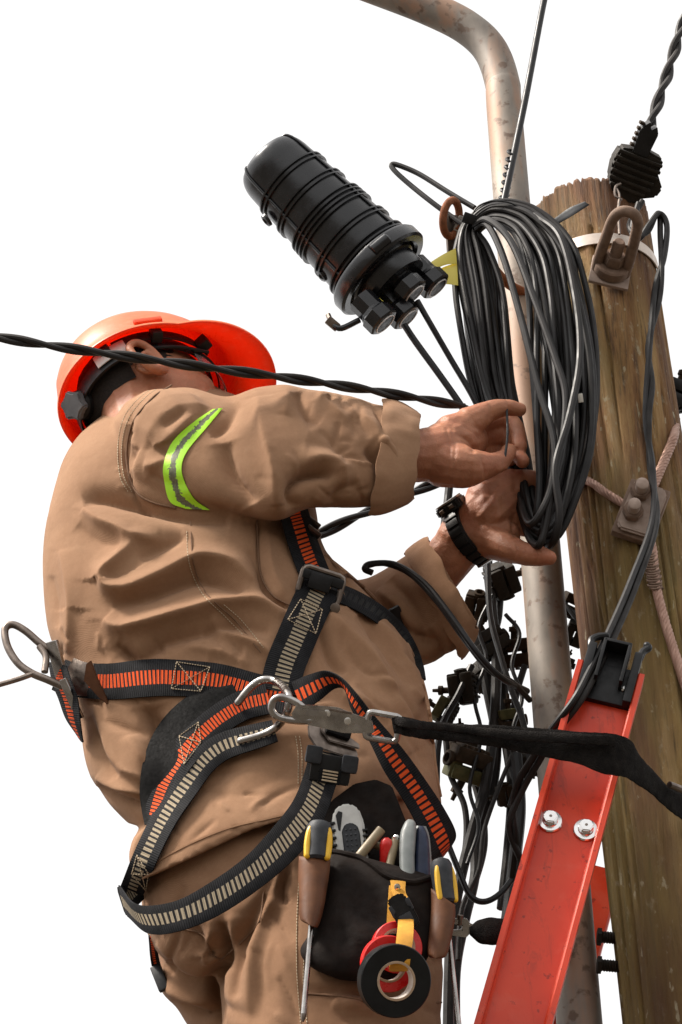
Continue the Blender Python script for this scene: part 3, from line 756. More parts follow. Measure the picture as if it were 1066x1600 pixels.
# ------------------------------------------------------------------ ribbons
def ribbon(name, E, mat, parent, thick=3.0, n=8, m=7, curl=0.0, label=None, cat=None, world=False, taper=None, rough=0.0):
    """flat webbing between two edge lines: E rows (uA,vA,zA,uB,vB,zB)"""
    A = cr(np.array([np.concatenate([C(*e[:3]), C(*e[3:6])]) for e in E]), n) if not world else np.asarray(E)
    n_ = len(A)
    s = np.linspace(0, 1, m)
    G = A[:, None, :3] * (1 - s)[None, :, None] + A[:, None, 3:] * s[None, :, None]
    if rough:
        for i in range(n_):
            for j in range(m):
                q = G[i, j] * 55; e = 1.6 if j in (0, m - 1) else 1.0
                G[i, j] += SCALE * rough * e * np.array([noise.noise(tuple(q)), noise.noise(tuple(q + 7.1)), noise.noise(tuple(q * 2.3 + 3.7))])
    return ribbon_grid(name, G, mat, parent, thick, label, cat, curl)
def ribbon_grid(name, G, mat, parent, thick=3.0, label=None, cat=None, curl=0.0):
    n_, m = G.shape[:2]
    du = np.gradient(G, axis=0); dv = np.gradient(G, axis=1)
    N = np.cross(du, dv); N /= np.linalg.norm(N, axis=2)[:, :, None] + 1e-12
    if (N * (CAMP - G)).sum(2).mean() < 0: N = -N
    h = thick * SCALE / 2
    prof = np.ones(m); prof[0] = prof[-1] = 0.45
    top = G + N * (h * prof)[None, :, None]; bot = G - N * (h * prof)[None, :, None]
    ring = np.concatenate([top, bot[:, ::-1]], axis=1)
    L = np.concatenate([[0], np.cumsum(np.linalg.norm(np.diff(G[:, m // 2], axis=0), axis=1))]) / SCALE
    s = np.linspace(0, 1, m); vv = np.concatenate([s, s[::-1]])
    uv = np.array([(L[i], vv[j]) for i in range(n_) for j in range(2 * m)])
    F = grid_faces(n_, 2 * m, True); k = 2 * m
    F.append(tuple(range(k))[::-1]); F.append(tuple((n_ - 1) * k + j for j in range(k)))
    return mk(name, (ring.reshape(-1, 3), F), mat, parent, uv=uv, label=label, cat=cat, angle=50)
# yellow warning tape from the gland to the coil
yt = thing('yellow_tape', 'shiny yellow tape strip between the splice closure and the coil', 'tape strip', C(690, 410, 20))
ribbon('strip', [(646, 436, -40, 650, 440, -38), (668, 414, -30, 674, 424, -26), (690, 399, -10, 696, 414, -4), (712, 388, 8, 714, 412, 12)], 'tape_yellow', yt, 1.2)
ribbon('folded_end', [(672, 430, -10, 690, 444, -6), (692, 418, 4, 700, 444, 8), (714, 410, 16, 716, 446, 18)], 'tape_yellow', yt, 1.2)
# ------------------------------------------------------------------ cable coil
def coil():
    ctl = [(742, 350, 10, 12, 10), (772, 331, -5, 15, 16), (818, 343, -25, 24, 22), (856, 392, -38, 36, 28), (872, 460, -45, 40, 32), (880, 540, -48, 44, 34), (884, 620, -48, 42, 34),
           (882, 700, -44, 36, 32), (872, 768, -36, 26, 28), (856, 822, -24, 18, 20), (836, 826, -8, 12, 16), (820, 786, 14, 12, 16), (806, 726, 28, 18, 18), (786, 664, 34, 24, 20),
           (768, 600, 36, 28, 22), (757, 520, 36, 31, 24), (748, 450, 32, 32, 24), (738, 395, 24, 25, 18), (734, 366, 16, 15, 12)]
    K = np.array(ctl, float); N = 34; per = 60; pts = []; rad = []
    # dense closed loop with frame
    base = cr(K, 10, closed=True); nb = len(base)
    cu, cv = 815, 590
    offs = []
    for k in range(N):
        a, b = rng.uniform(-1, 1), rng.uniform(-1, 1)
        offs.append((a, b, rng.uniform(0, 6.28), rng.uniform(-1, 1)))
    for k in range(N):
        a0, b0, p0, q0 = offs[k]; a1, b1, p1, q1 = offs[(k + 1) % N]
        for i in range(per):
            t = i / per
            x = base[int(t * nb) % nb]
            tn = base[(int(t * nb) + 2) % nb][:2] - base[(int(t * nb) - 2) % nb][:2]; tn = tn / np.linalg.norm(tn)
            nn = np.array([tn[1], -tn[0]])
            w = 0.5 - 0.5 * math.cos(math.pi * t)
            a = a0 + (a1 - a0) * w + 0.55 * math.sin(2 * math.pi * t * 1.0 + p0) * math.sin(math.pi * t)
            b = b0 + (b1 - b0) * w + 0.45 * math.sin(2 * math.pi * t * 2 + q0 * 3) * math.sin(math.pi * t)
            a = max(-1.15, min(1.15, a)); low = max(0, (x[1] - 640) / 200)
            pts.append((x[0] + nn[0] * a * x[3], x[1] + nn[1] * a * x[3] + q0 * 14 * low ** 1.5, x[2] + b * x[4]))
    return tube(pts, 5.4, 3, 10)
ct = thing('cable_coil', 'large hank of black cable coiled many turns and hung by the pole', 'cable coil', C(830, 850, -20))
mk('cable', coil(), 'cable_grey', ct)
mk('loose_turn', tube([(742, 352, -10), (764, 344, -52), (800, 380, -80), (836, 470, -92), (868, 560, -98), (884, 620, -98), (878, 700, -94), (862, 770, -84), (852, 826, -64), (842, 852, -48), (828, 842, -16), (816, 806, 16)], 6.0, 10, 10), 'cable_grey', ct)
mk('loose_turn', tube([(745, 358, -8), (762, 352, -40), (786, 400, -66), (815, 500, -82), (840, 600, -92), (866, 690, -96), (862, 760, -88), (842, 806, -76), (828, 818, -56), (818, 800, -20), (812, 770, 20)], 5.8, 10, 10), 'cable_grey', ct)
mk('loose_turn', tube([(836, 336, -40), (876, 372, -82), (900, 470, -95), (906, 560, -100), (890, 650, -106), (868, 730, -100), (874, 800, -80), (868, 838, -56), (858, 852, -24), (844, 836, 10), (826, 790, 24)], 6.0, 10, 10), 'cable_grey', ct)
mk('cable_tie', Frame(733, 342, -18, rot=-20).box((0, 0, 0), (10, 8, 8), 2), 'black_plastic', ct)
mk('tie_loop', tube([(736, 338, -12), (748, 322, -24), (772, 314, -34), (800, 318, -40), (820, 332, -36)], 1.6, 6, 6), 'black_plastic', ct)
mk('tie_tag', Frame(907, 622, -96, rot=8).box((0, 0, 0), (4, 7, 3), 1), 'clip_white', ct)
zt = ribbon('cable_tie_tail', [(866, 342, 0, 872, 350, 0), (890, 325, -30, 896, 336, -30), (914, 315, -50, 921, 320, -50)], 'grip_grey', None, 2.5, label='grey cable tie tail sticking up in front of the pole top', cat='cable tie')
# ------------------------------------------------------------------ splice closure
cl0, cl1 = C(592, 428, -40), C(418, 246, 10)
cax = np.column_stack([RX, UY, TZ]) @ nrm([-0.68, 0.70, -0.27])
co = C(584, 414, -60); RR = 78.0
sclo = thing('splice_closure', 'black ribbed dome splice closure with cable glands hanging above the helmet', 'splice closure', co)
LEN = 266
prof = [(-6, RR + 4)] + [(h, RR - 15 * h / LEN) for h in np.linspace(0, LEN - 34, 12)]
r1 = RR - 15 * (LEN - 34) / LEN
prof += [(LEN - 34 + 36 * math.sin(a), r1 - 16 + 16 * math.cos(a)) if a < 1.2 else (LEN - 34 + 36 * math.sin(a), (r1 - 16) * 1.0 + 16 * math.cos(a)) for a in np.linspace(0.15, math.pi / 2, 8)]
prof += [(LEN + 4, r1 * 0.5), (LEN + 5, 2)]
dome = mk('dome_cover', lathe(prof, co, cax, 64), 'closure_black', sclo)
for h, w, t in ((205, 4, 4), (196, 4, 4), (160, 4, 4), (151, 4, 4), (118, 3.6, 5), (109, 3.6, 5), (100, 3.6, 5), (91, 3.6, 5), (58, 4, 4.5), (49, 4, 4.5), (18, 4, 5), (9, 4, 5)):
    r = RR - 15 * h / LEN
    mk('rib', ring_lathe([(h - w / 2, r - 1), (h - w / 2 + .6, r + t), (h + w / 2 - .6, r + t), (h + w / 2, r - 1)], co, cax, 64), 'closure_black', dome)
side = nrm(np.cross(cax, TZ)); tow = nrm(np.cross(side, cax)); tow = tow if tow @ TZ > 0 else -tow
rightside = side if side @ (RX + UY) > 0 else -side
for ang in (0.55, 2.35, 4.2, 5.6):
    dr = math.cos(ang) * rightside + math.sin(ang) * tow
    pts = [co + cax * h * SCALE + dr * (RR - 15 * h / LEN + 1.5) * SCALE for h in np.linspace(0, LEN - 34, 14)]
    pts += [co + cax * (LEN - 34 + 36 * math.sin(a)) * SCALE + dr * (r1 - 15 + 16 * math.cos(a)) * SCALE for a in np.linspace(0.3, 1.5, 5)]
    mk('seam_rib', sweep(np.array(pts), 2.4 * SCALE, 8), 'closure_black', dome)
for h in (182, 44):
    dr = nrm(math.cos(2.9) * rightside + math.sin(2.9) * tow)
    mk('boss', lathe([(0, 12), (5, 11), (6, 7), (3, 6), (3, 1)], co + cax * h * SCALE + dr * (RR - 4) * SCALE, dr, 20), 'closure_black', dome)
mk('clamp_ring', ring_lathe([(-26, 76), (-26, 88), (-22, 92), (-4, 92), (2, 88), (4, 80), (4, 72), (-22, 72)], co, cax, 64), 'closure_black', sclo)
dr = nrm(math.cos(1.3) * rightside + math.sin(1.3) * tow)
mk('clamp_latch', lathe([(-18, 9), (-17, 11), (16, 11), (18, 9)], co + dr * 88 * SCALE - cax * 12 * SCALE, np.cross(cax, dr), 16), 'closure_black', sclo)
mk('base_body', lathe([(-58, 40), (-56, 60), (-50, 62), (-26, 62), (-24, 66)], co, cax, 48), 'closure_black', sclo)
gl = [(648, 460), (684, 450), (602, 506), (638, 498)]
gz_ = [-62, -18, -66, -22]
for (u, v), z in zip(gl, gz_):
    tip = C(u, v, z)
    g = mk('gland', lathe([(0, 21), (1, 26), (4, 28), (24, 28), (27, 25), (32, 23), (60, 23)], tip, cax, 8), 'closure_black', sclo, angle=20)
    mk('gland_rim', ring_lathe([(-1.4, 18), (-1.4, 20), (1.5, 20), (1.5, 18)], tip, cax, 24), 'gland_rim', g)
    mk('gland_bore', lathe([(-0.6, 18), (0.5, 18)], tip, cax, 24), 'black_plastic', g)
mk('clamp_bolt', merge(tube([(513, 492, -50), (519, 508, -54)], 4.5, 2, 8), Frame(520, 506, -54, rot=-40).box((0, 0, 0), (11, 7, 7), 2)), 'steel_dark', sclo)
mk('bolt_arm', tube([(520, 508, -54), (534, 513, -58), (562, 500, -62)], 5, 4, 10), 'closure_black', sclo)
mk('valve', tube([(592, 470, -70), (600, 478, -88)], 5, 2, 10), 'tape_yellow', sclo)
cable('black fibre cable from the lower gland down to the coil', [(632, 508, -30), (650, 535, -26), (690, 590, -14), (722, 636, 0), (748, 680, 12), (775, 730, 22)], 5.6, 'cable_black')
cable('black fibre cable from the middle gland down to the coil', [(652, 470, -55), (672, 505, -40), (705, 562, -10), (738, 618, 8), (762, 668, 22), (786, 720, 30)], 5.0, 'cable_black')
cable('thin black wire held between the fingers', [(792, 640, -100), (793, 680, -102), (789, 716, -96)], 2.0, 'cable_black')
# ------------------------------------------------------------------ cables and connectors behind the worker
BZ = 330.0
def bc(label, pts, r, mat='cable_dusty', dz=0): return cable(label, [(p[0], p[1], (p[2] if len(p) > 2 else 0) + BZ + dz) for p in pts], r, mat, 8)
bc('thick dark trunk cable hanging behind the worker beside the pipe', [(758, 640), (752, 760), (762, 880), (770, 960), (776, 1040), (772, 1130), (760, 1220), (738, 1300), (716, 1390), (704, 1480), (700, 1640)], 8.5)
bc('thick dark trunk cable swinging right of the first trunk cable', [(748, 1010), (762, 1080), (776, 1160, 20), (768, 1240, 20), (744, 1310, 20), (742, 1370, 10), (726, 1440), (712, 1520), (712, 1640)], 8, dz=22)
bc('dark cable running straight down from the watch to the lanyard', [(762, 870), (766, 960), (784, 1030), (800, 1080), (818, 1130), (830, 1200)], 5.0, 'cable_black', -60)
bc('dark cable hanging from the upper connector past the boxes', [(782, 900), (778, 960), (772, 1000), (786, 1070), (790, 1150), (800, 1230), (794, 1330), (784, 1420)], 8, dz=40)
bc('slender dark cable slanting down left below the sleeve', [(737, 1040), (716, 1086), (694, 1126), (684, 1170), (682, 1230)], 5.5, 'cable_black', -30)
bc('dark cable curving left below the lower olive connector', [(740, 1215), (752, 1262), (756, 1320), (742, 1376), (724, 1420), (712, 1470), (708, 1640)], 6.5, dz=60)
bc('black cable swinging in a low loop towards the ladder', [(700, 1318, -180), (716, 1358, -190), (734, 1398, -190), (756, 1409, -190), (782, 1396, -180), (806, 1366, -160)], 4.6, 'cable_black')
bc('dark cable falling close to the left edge of the ladder', [(806, 1180), (812, 1260), (806, 1330), (798, 1400), (790, 1480), (794, 1620)], 10, 'cable_black', -40)
bc('dark cable emerging beside the pipe under the connectors', [(820, 1040), (806, 1090), (800, 1150), (808, 1220), (798, 1300)], 5.5, 'cable_dusty', 10)
bc('short dark cable between the two wrists', [(704, 740), (700, 780), (694, 830), (690, 900)], 7, 'cable_dusty')
twisted('pair of dark cables passing behind the rolled cuff', [(440, 862, 280), (505, 832, 270), (560, 806, 262), (640, 772, 250), (700, 745, 240)], 5.2, 2, 190, 5.2, 'cable_black')
pr = thing('cable_pair', 'pair of cut black cables bowing in front of the left sleeve', 'cable', C(572, 885, 60))
mk('strand', tube([(582, 895, 60), (570, 889, 60), (580, 881, 60), (620, 883, 58), (664, 912, 40), (704, 962, 20), (744, 1018, 20), (782, 1058, 60), (824, 1080, 160)], 5.0, 8, 10), 'cable_black', pr)
mk('strand', tube([(572, 884, 64), (600, 880, 64), (640, 896, 52), (682, 938, 34), (724, 996, 26), (764, 1046, 50), (800, 1066, 100), (828, 1094, 170)], 4.8, 8, 10), 'cable_black', pr)
bc('thin black wire wandering down through the connectors to the hip', [(770, 930), (748, 980), (760, 1030), (742, 1090), (752, 1150), (734, 1230), (748, 1290), (730, 1350)], 3.2, 'cable_black', -20)
bc('thin black wire bowing right between the cluster and the pipe', [(790, 960), (812, 990), (800, 1040), (816, 1090), (802, 1140), (814, 1190), (796, 1260)], 3.4, 'cable_black', -30)
bc('thin dusty wire slanting across the lower trunk cables', [(800, 1180), (776, 1240), (756, 1300), (748, 1360), (722, 1420), (716, 1500)], 3.6, 'cable_dusty', -40)
bc('medium dark cable hugging the jacket edge below the lanyard', [(696, 1150), (704, 1210), (726, 1260), (728, 1320), (714, 1380), (698, 1440)], 5.0, 'cable_dusty', 10)
def connector(label, u, v, dz, s_, rot, yaw, mat, screws=1, olive=None):
    s = s_ * 0.86
    f = Frame(u, v, BZ + dz, rot=rot, yaw=yaw, pitch=random.uniform(-15, 15))
    t = thing('piercing_connector', label, 'connector', C(u, v, BZ + dz), 'piercing connectors on the cables behind the worker')
    mk('lower_jaw', merge(f.box((0, -s * .30, 0), (s * .62, s * .26, s * .5), s * .1), f.box((-s * .5, -s * .2, 0), (s * .18, s * .36, s * .34), s * .08)), mat, t)
    mk('upper_jaw', merge(f.box((0, s * .28, 0), (s * .56, s * .24, s * .46), s * .1), f.box((s * .45, s * .22, 0), (s * .2, s * .3, s * .36), s * .08)), olive or mat, t)
    for i in range(5): mk('rib', f.box((-s * .42 + i * s * .21, -s * .58, 0), (s * .05, s * .07, s * .42), s * .02), mat, t)
    b = mk('bolt', f.lathe([(0, s * .13), (s * .3, s * .13), (s * .32, s * .2), (s * .5, s * .2), (s * .52, s * .08), (s * .75, s * .07)], (0, s * .48, s * .05), (0.15, 1, 0), 8), 'clamp_brown', t, angle=20)
    mk('port', f.lathe([(0, s * .24), (s * .25, s * .26), (s * .27, s * .17), (s * .1, s * .15)], (s * .55, -s * .05, s * .1), (1, 0, .2), 16), mat, t)
    return t
connector('dark connector with bolt just right below the wristwatch', 786, 905, 0, 46, -70, 20, 'clamp_dark')
connector('brown connector touching the left cuff below the watch', 744, 948, 20, 40, 80, -20, 'clamp_brown')
connector('grey tubular connector in the middle of the cable cluster', 766, 1004, 10, 44, 30, 30, 'clamp_dark')
connector('square dark box connector tucked against the lamp pipe', 806, 1020, 30, 48, 8, -10, 'clamp_brown')
connector('dark connector under the cuff with screw pointing left', 722, 1076, -10, 44, 98, 10, 'clamp_dark')
connector('small olive tinged connector at the jacket edge above the lanyard', 694, 1112, 0, 36, 60, 20, 'clamp_dark', olive='clamp_olive')
connector('olive box connector on top of the lanyard', 796, 1126, 10, 40, 6, 20, 'clamp_brown', olive='clamp_olive')
connector('large olive connector hanging just under the lanyard', 730, 1196, 10, 56, 160, -15, 'clamp_brown', olive='clamp_olive')
connector('dark box connector under the lanyard beside the pipe', 818, 1196, 0, 40, 20, 10, 'clamp_dark')
connector('small brown connector low beside the ladder top', 790, 1244, 20, 30, 100, 0, 'clamp_brown')
connector('dark connector behind the crossing cables below the left cuff', 752, 1056, 40, 38, -50, 40, 'clamp_dark')
connector('small brown connector just under the lanyard next to the jacket', 722, 1160, 30, 36, 10, 30, 'clamp_brown')
connector('dark connector between the lamp pipe and the timber pole', 895, 946, 60, 38, -25, 10, 'clamp_brown')
connector('lower connector hanging between the lamp pipe and the pole', 898, 990, 70, 32, 70, -20, 'clamp_dark')
connector('small dark connector above the ladder cap beside the pipe', 884, 1036, 60, 22, -20, 0, 'clamp_dark')
connector('black connector poking out behind the pole at the right edge', 1056, 616, -20, 46, -20, 20, 'black_plastic')
twisted('pair of thin dark cables passing behind the pole above the ladder', [(866, 930, 380), (890, 952, 370), (920, 980, 360), (960, 1010, 350)], 4, 2, 160, 4, 'cable_black')
# ------------------------------------------------------------------ worker
person = thing('person', 'worker in tan work clothes and harness leaning towards the cable coil', 'person', C(430, 2150, 0))
# helmet / head frame, (F forward, S to his right, U up)
HU = np.column_stack([RX, UY, TZ]) @ nrm([-0.35, 0.50, -0.79])
HF0 = np.column_stack([RX, UY, TZ]) @ nrm([0.93, 0.15, -0.317]); HF = nrm(HF0 - HU * (HF0 @ HU)); HS = np.cross(HF, HU)
HC = C(229, 612, 40)
def H(f, s, u): return HC + SCALE * (HF * f + HS * s + HU * u)
def ellip(c, rf, rs, ru, n=16, m=24):
    V, F = [], []
    for i in range(n + 1):
        th = math.pi * (0.02 + 0.96 * i / n)
        for j in range(m):
            ph = 2 * math.pi * j / m
            V.append(c + SCALE * (HF * rf * math.sin(th) * math.cos(ph) + HS * rs * math.sin(th) * math.sin(ph) + HU * ru * math.cos(th)))
    F = grid_faces(n + 1, m, True); F.append(tuple(range(m))[::-1]); F.append(tuple(n * m + j for j in range(m)))
    return np.array(V), F
def hch(pts, n=5, seg=14):
    A = cr(np.array([list(H(*p[:3])) + [p[3] * SCALE] for p in pts]), n); return sweep(A[:, :3], A[:, 3], seg, round_ends=True)
neck_base = C(300, 700, -40)
head = [ellip(H(-4, 0, -8), 106, 86, 104), ellip(H(18, 0, -62), 84, 74, 78), ellip(H(40, 0, -104), 56, 54, 46),      # skull, cheeks, jaw
        ellip(H(66, 26, -68), 28, 30, 30), ellip(H(66, -26, -68), 28, 30, 30),                                  # cheek bones
        hch([(92, 0, -30, 16), (112, 0, -62, 15), (108, 0, -74, 19)]), hch([(84, -24, -22, 13), (92, 0, -18, 13), (84, 24, -22, 13)]),   # nose, brow
        hch([(86, -20, -98, 12), (96, 0, -98, 13), (86, 20, -98, 12)]), hch([(80, -14, -126, 14), (88, 0, -128, 16), (80, 14, -126, 14)]),  # lips, chin
        hch([(-30, 0, -60, 66), (-40, 0, -110, 62), (-46, 0, -170, 66)])]                                          # neck
# ears: outer helix, lobe, bowl
for sg in (1, -1):
    head += [hch([(8, sg * 86, -66, 6), (-4, sg * 97, -36, 6), (-24, sg * 105, -22, 6.5), (-40, sg * 106, -38, 6.5), (-35, sg * 102, -66, 6), (-14, sg * 93, -92, 8.5), (2, sg * 86, -88, 8)]),
             hch([(4, sg * 86, -62, 6), (-14, sg * 95, -42, 4.5), (-24, sg * 96, -58, 4.5), (-10, sg * 90, -76, 5.5)]), ellip(H(-10, sg * 80, -58), 26, 9, 26)]
RH = [chain([(500, 712, -170, 36), (600, 712, -130, 41), (655, 712, -105, 42), (690, 706, -95, 43)]),
      chain([(690, 702, -90, 42), (714, 692, -74, 41), (734, 688, -46, 30)]), chain([(692, 722, -96, 40), (728, 730, -108, 33), (752, 728, -100, 24)]),
      chain([(706, 676, -94, 30), (736, 660, -94, 22)]),
      chain([(740, 728, -104, 27), (768, 726, -92, 19), (788, 716, -74, 14), (796, 704, -62, 12)]),
      chain([(734, 660, -92, 26), (764, 643, -94, 17.5), (790, 637, -92, 14), (812, 640, -84, 11.5)]),
      chain([(738, 668, -44, 24), (782, 654, -24, 16), (805, 668, -22, 14.5), (812, 698, -38, 12.5)]),
      chain([(740, 686, -24, 24), (786, 682, -2, 15.5), (804, 702, -14, 13), (817, 721, -42, 11.5)]),
      chain([(738, 702, -10, 22), (776, 708, 12, 14), (798, 718, 0, 11.5)])]
LH = [chain([(600, 1010, 240, 36), (650, 940, 170, 36), (690, 886, 108, 39), (722, 846, 70, 40)]),
      chain([(720, 842, 66, 40), (750, 812, 54, 44), (776, 790, 44, 46)]), chain([(742, 838, 60, 32), (766, 844, 44, 30), (790, 836, 38, 24)]),
      chain([(766, 786, 40, 42), (796, 770, 34, 33)]), chain([(770, 806, 40, 44), (792, 806, 44, 30)]),
      chain([(782, 762, 30, 28), (806, 752, 16, 20), (838, 750, 14, 15.5), (872, 756, 30, 14), (892, 772, 40, 12)]),
      chain([(796, 778, 50, 20), (838, 778, 62, 15), (868, 788, 58, 13), (884, 802, 44, 11)]),
      chain([(796, 798, 56, 19), (836, 804, 64, 14), (862, 812, 56, 12), (874, 826, 40, 10.5)]),
      chain([(792, 820, 52, 16), (826, 828, 56, 12), (848, 834, 46, 10)]),
      chain([(752, 838, 56, 34), (780, 850, 34, 27), (808, 862, 4, 20), (830, 867, -14, 17.5), (846, 869, -20, 15.5), (859, 872, -24, 11.5)])]
core = [chain([(300, 690, -10, 60), (290, 800, 0, 90), (340, 950, 0, 110), (400, 1120, 0, 110), (420, 1300, 0, 105)]),
        chain([(300, 690, -20, 44), (290, 700, -110, 36), (420, 710, -165, 34), (500, 712, -165, 34)]),
        chain([(320, 740, 20, 44), (400, 860, 150, 36), (500, 970, 220, 34), (560, 1010, 240, 34), (600, 1010, 240, 36)]),
        chain([(430, 1300, -40, 90), (500, 1480, -80, 80), (520, 1700, -60, 66), (500, 1900, -20, 52), (480, 2080, 0, 44)]),
        chain([(380, 1300, 40, 90), (370, 1480, 90, 80), (420, 1700, 110, 66), (400, 1900, 150, 52), (390, 2080, 150, 44)])]
bodyvf = fuse(head + RH + LH + core, 2.4, 3)
bodyvf = fold(*bodyvf, [([(698, 668), (703, 700), (698, 740)], -1.6, 3), ([(706, 664), (711, 700), (706, 745)], -1.2, 3), ([(712, 676), (734, 690), (742, 708)], -2.4, 4), ([(722, 664), (742, 676), (750, 688)], -1.8, 3.5), ([(752, 716), (758, 734), (756, 748)], -1.6, 3.5),
      ([(764, 628), (768, 640), (766, 656)], -1.8, 3), ([(792, 626), (795, 638), (793, 652)], -1.6, 2.6), ([(745, 812), (775, 782), (800, 752)], 1.8, 6), ([(752, 826), (785, 802), (806, 780)], 1.6, 6), ([(748, 798), (768, 772), (785, 748)], -1.4, 5), ([(806, 800), (802, 824), (808, 842)], -3.0, 6),
      ([(796, 742), (806, 756), (802, 770)], -1.4, 3), ([(816, 742), (822, 754), (820, 764)], -1.2, 3), ([(800, 846), (806, 858), (804, 872)], -1.2, 3), ([(836, 858), (840, 868), (838, 882)], -1.4, 2.6), ([(776, 736), (790, 732), (806, 740)], 1.6, 5)], rough=((22, 0.9), (9, 0.35)))
BODY = mk('body', bodyvf, 'skin', person, angle=None)
# finger nails
def nail(u, v, z, rot, yaw, w=7, h=8):
    f = Frame(u, v, z, rot=rot, yaw=yaw); mk('nail', f.lathe([(0, w), (1.2, w * .9), (1.8, w * .5)], (0, 0, 0), (0, 0, 1), 14), 'nail', BODY)
# hair: short cap under the helmet plus stubble line
hv, hf_ = ellip(H(-10, 0, -6), 107, 88, 104, 24, 40)
keep = []
q = (hv - HC) / SCALE; ql = np.column_stack([q @ HF, q @ HS, q @ HU])
for f in hf_:
    c = ql[list(f)].mean(0)
    if len(f) == 4 and (c[2] > -22 or (c[0] < -44 and c[2] > -72 - (c[0] + 44) * 0.1) or (8 < c[0] < 34 and c[2] > -62)) and c[0] < 78: keep.append(f)
HN = vnormals(hv, hf_)
hv2 = hv + HN * np.array([noise.noise(tuple(p * 160)) * 2.0 for p in hv])[:, None] * SCALE
mk('hair', (hv2, keep), 'hair', person, angle=None)
# ------------------------------------------------------------------ jacket
torso = loft([((230, 606, 20), (330, 604, 20), 60), ((172, 640, 10), (392, 630, 10), 120), ((108, 700, 0), (440, 690, 0), 165), ((78, 790, 0), (486, 770, 0), 185), ((67, 880, 0), (510, 862, 0), 192),
              ((74, 975, 0), (590, 945, 0), 190), ((98, 1042, 0), (646, 1030, 0), 182), ((124, 1118, 0), (668, 1110, 0), 180), ((134, 1190, 0), (682, 1190, 0), 184), ((160, 1244, 0), (690, 1250, 0), 188), ((200, 1288, 0), (690, 1312, 0), 180)], 6, 64, 2.2)
hip = loft([((330, 1120, -60), (560, 1090, -60), 130), ((288, 1190, -60), (640, 1190, -60), 142), ((238, 1262, -60), (650, 1245, -60), 148), ((206, 1326, -60), (648, 1240, -60), 150), ((204, 1384, -60), (560, 1222, -60), 142)], 6, 48, 2.3)
shoulder = chain([(250, 690, -40, 84), (262, 690, -100, 84), (280, 696, -140, 82)])
sleeve = loft([((258, 606, -120), (196, 760, -120), 80), ((300, 606, -140), (268, 784, -140), 92), ((354, 620, -158), (330, 798, -158), 94), ((400, 607, -176), (386, 808, -176), 100), ((444, 601, -186), (436, 814, -186), 102), ((490, 609, -178), (484, 795, -178), 96),
               ((540, 617, -160), (536, 793, -160), 90), ((596, 634, -138), (586, 790, -138), 84), ((648, 652, -112), (636, 776, -112), 74), ((652, 662, -112), (640, 766, -112), 64), ((620, 668, -124), (610, 760, -124), 54), ((590, 680, -134), (584, 750, -134), 40)], 6, 40, 2.1)
sleeve_l = loft([((380, 800, 150), (440, 960, 150), 80), ((480, 890, 210), (560, 1030, 210), 84), ((560, 908, 190), (644, 1044, 190), 88), ((628, 872, 150), (716, 1012, 150), 84), ((668, 846, 112), (744, 976, 112), 76), ((672, 856, 112), (738, 968, 112), 64), ((650, 890, 130), (700, 980, 130), 50), ((630, 920, 150), (670, 980, 150), 38)], 6, 36, 2.1)
collar = loft([((205, 640, 10), (350, 640, 10), 95), ((215, 612, 10), (345, 604, 10), 84), ((225, 590, 14), (335, 585, 14), 70)], 4, 32, 2.0)
jv = fuse([torso, hip, shoulder, sleeve, sleeve_l], 3.4, 9)
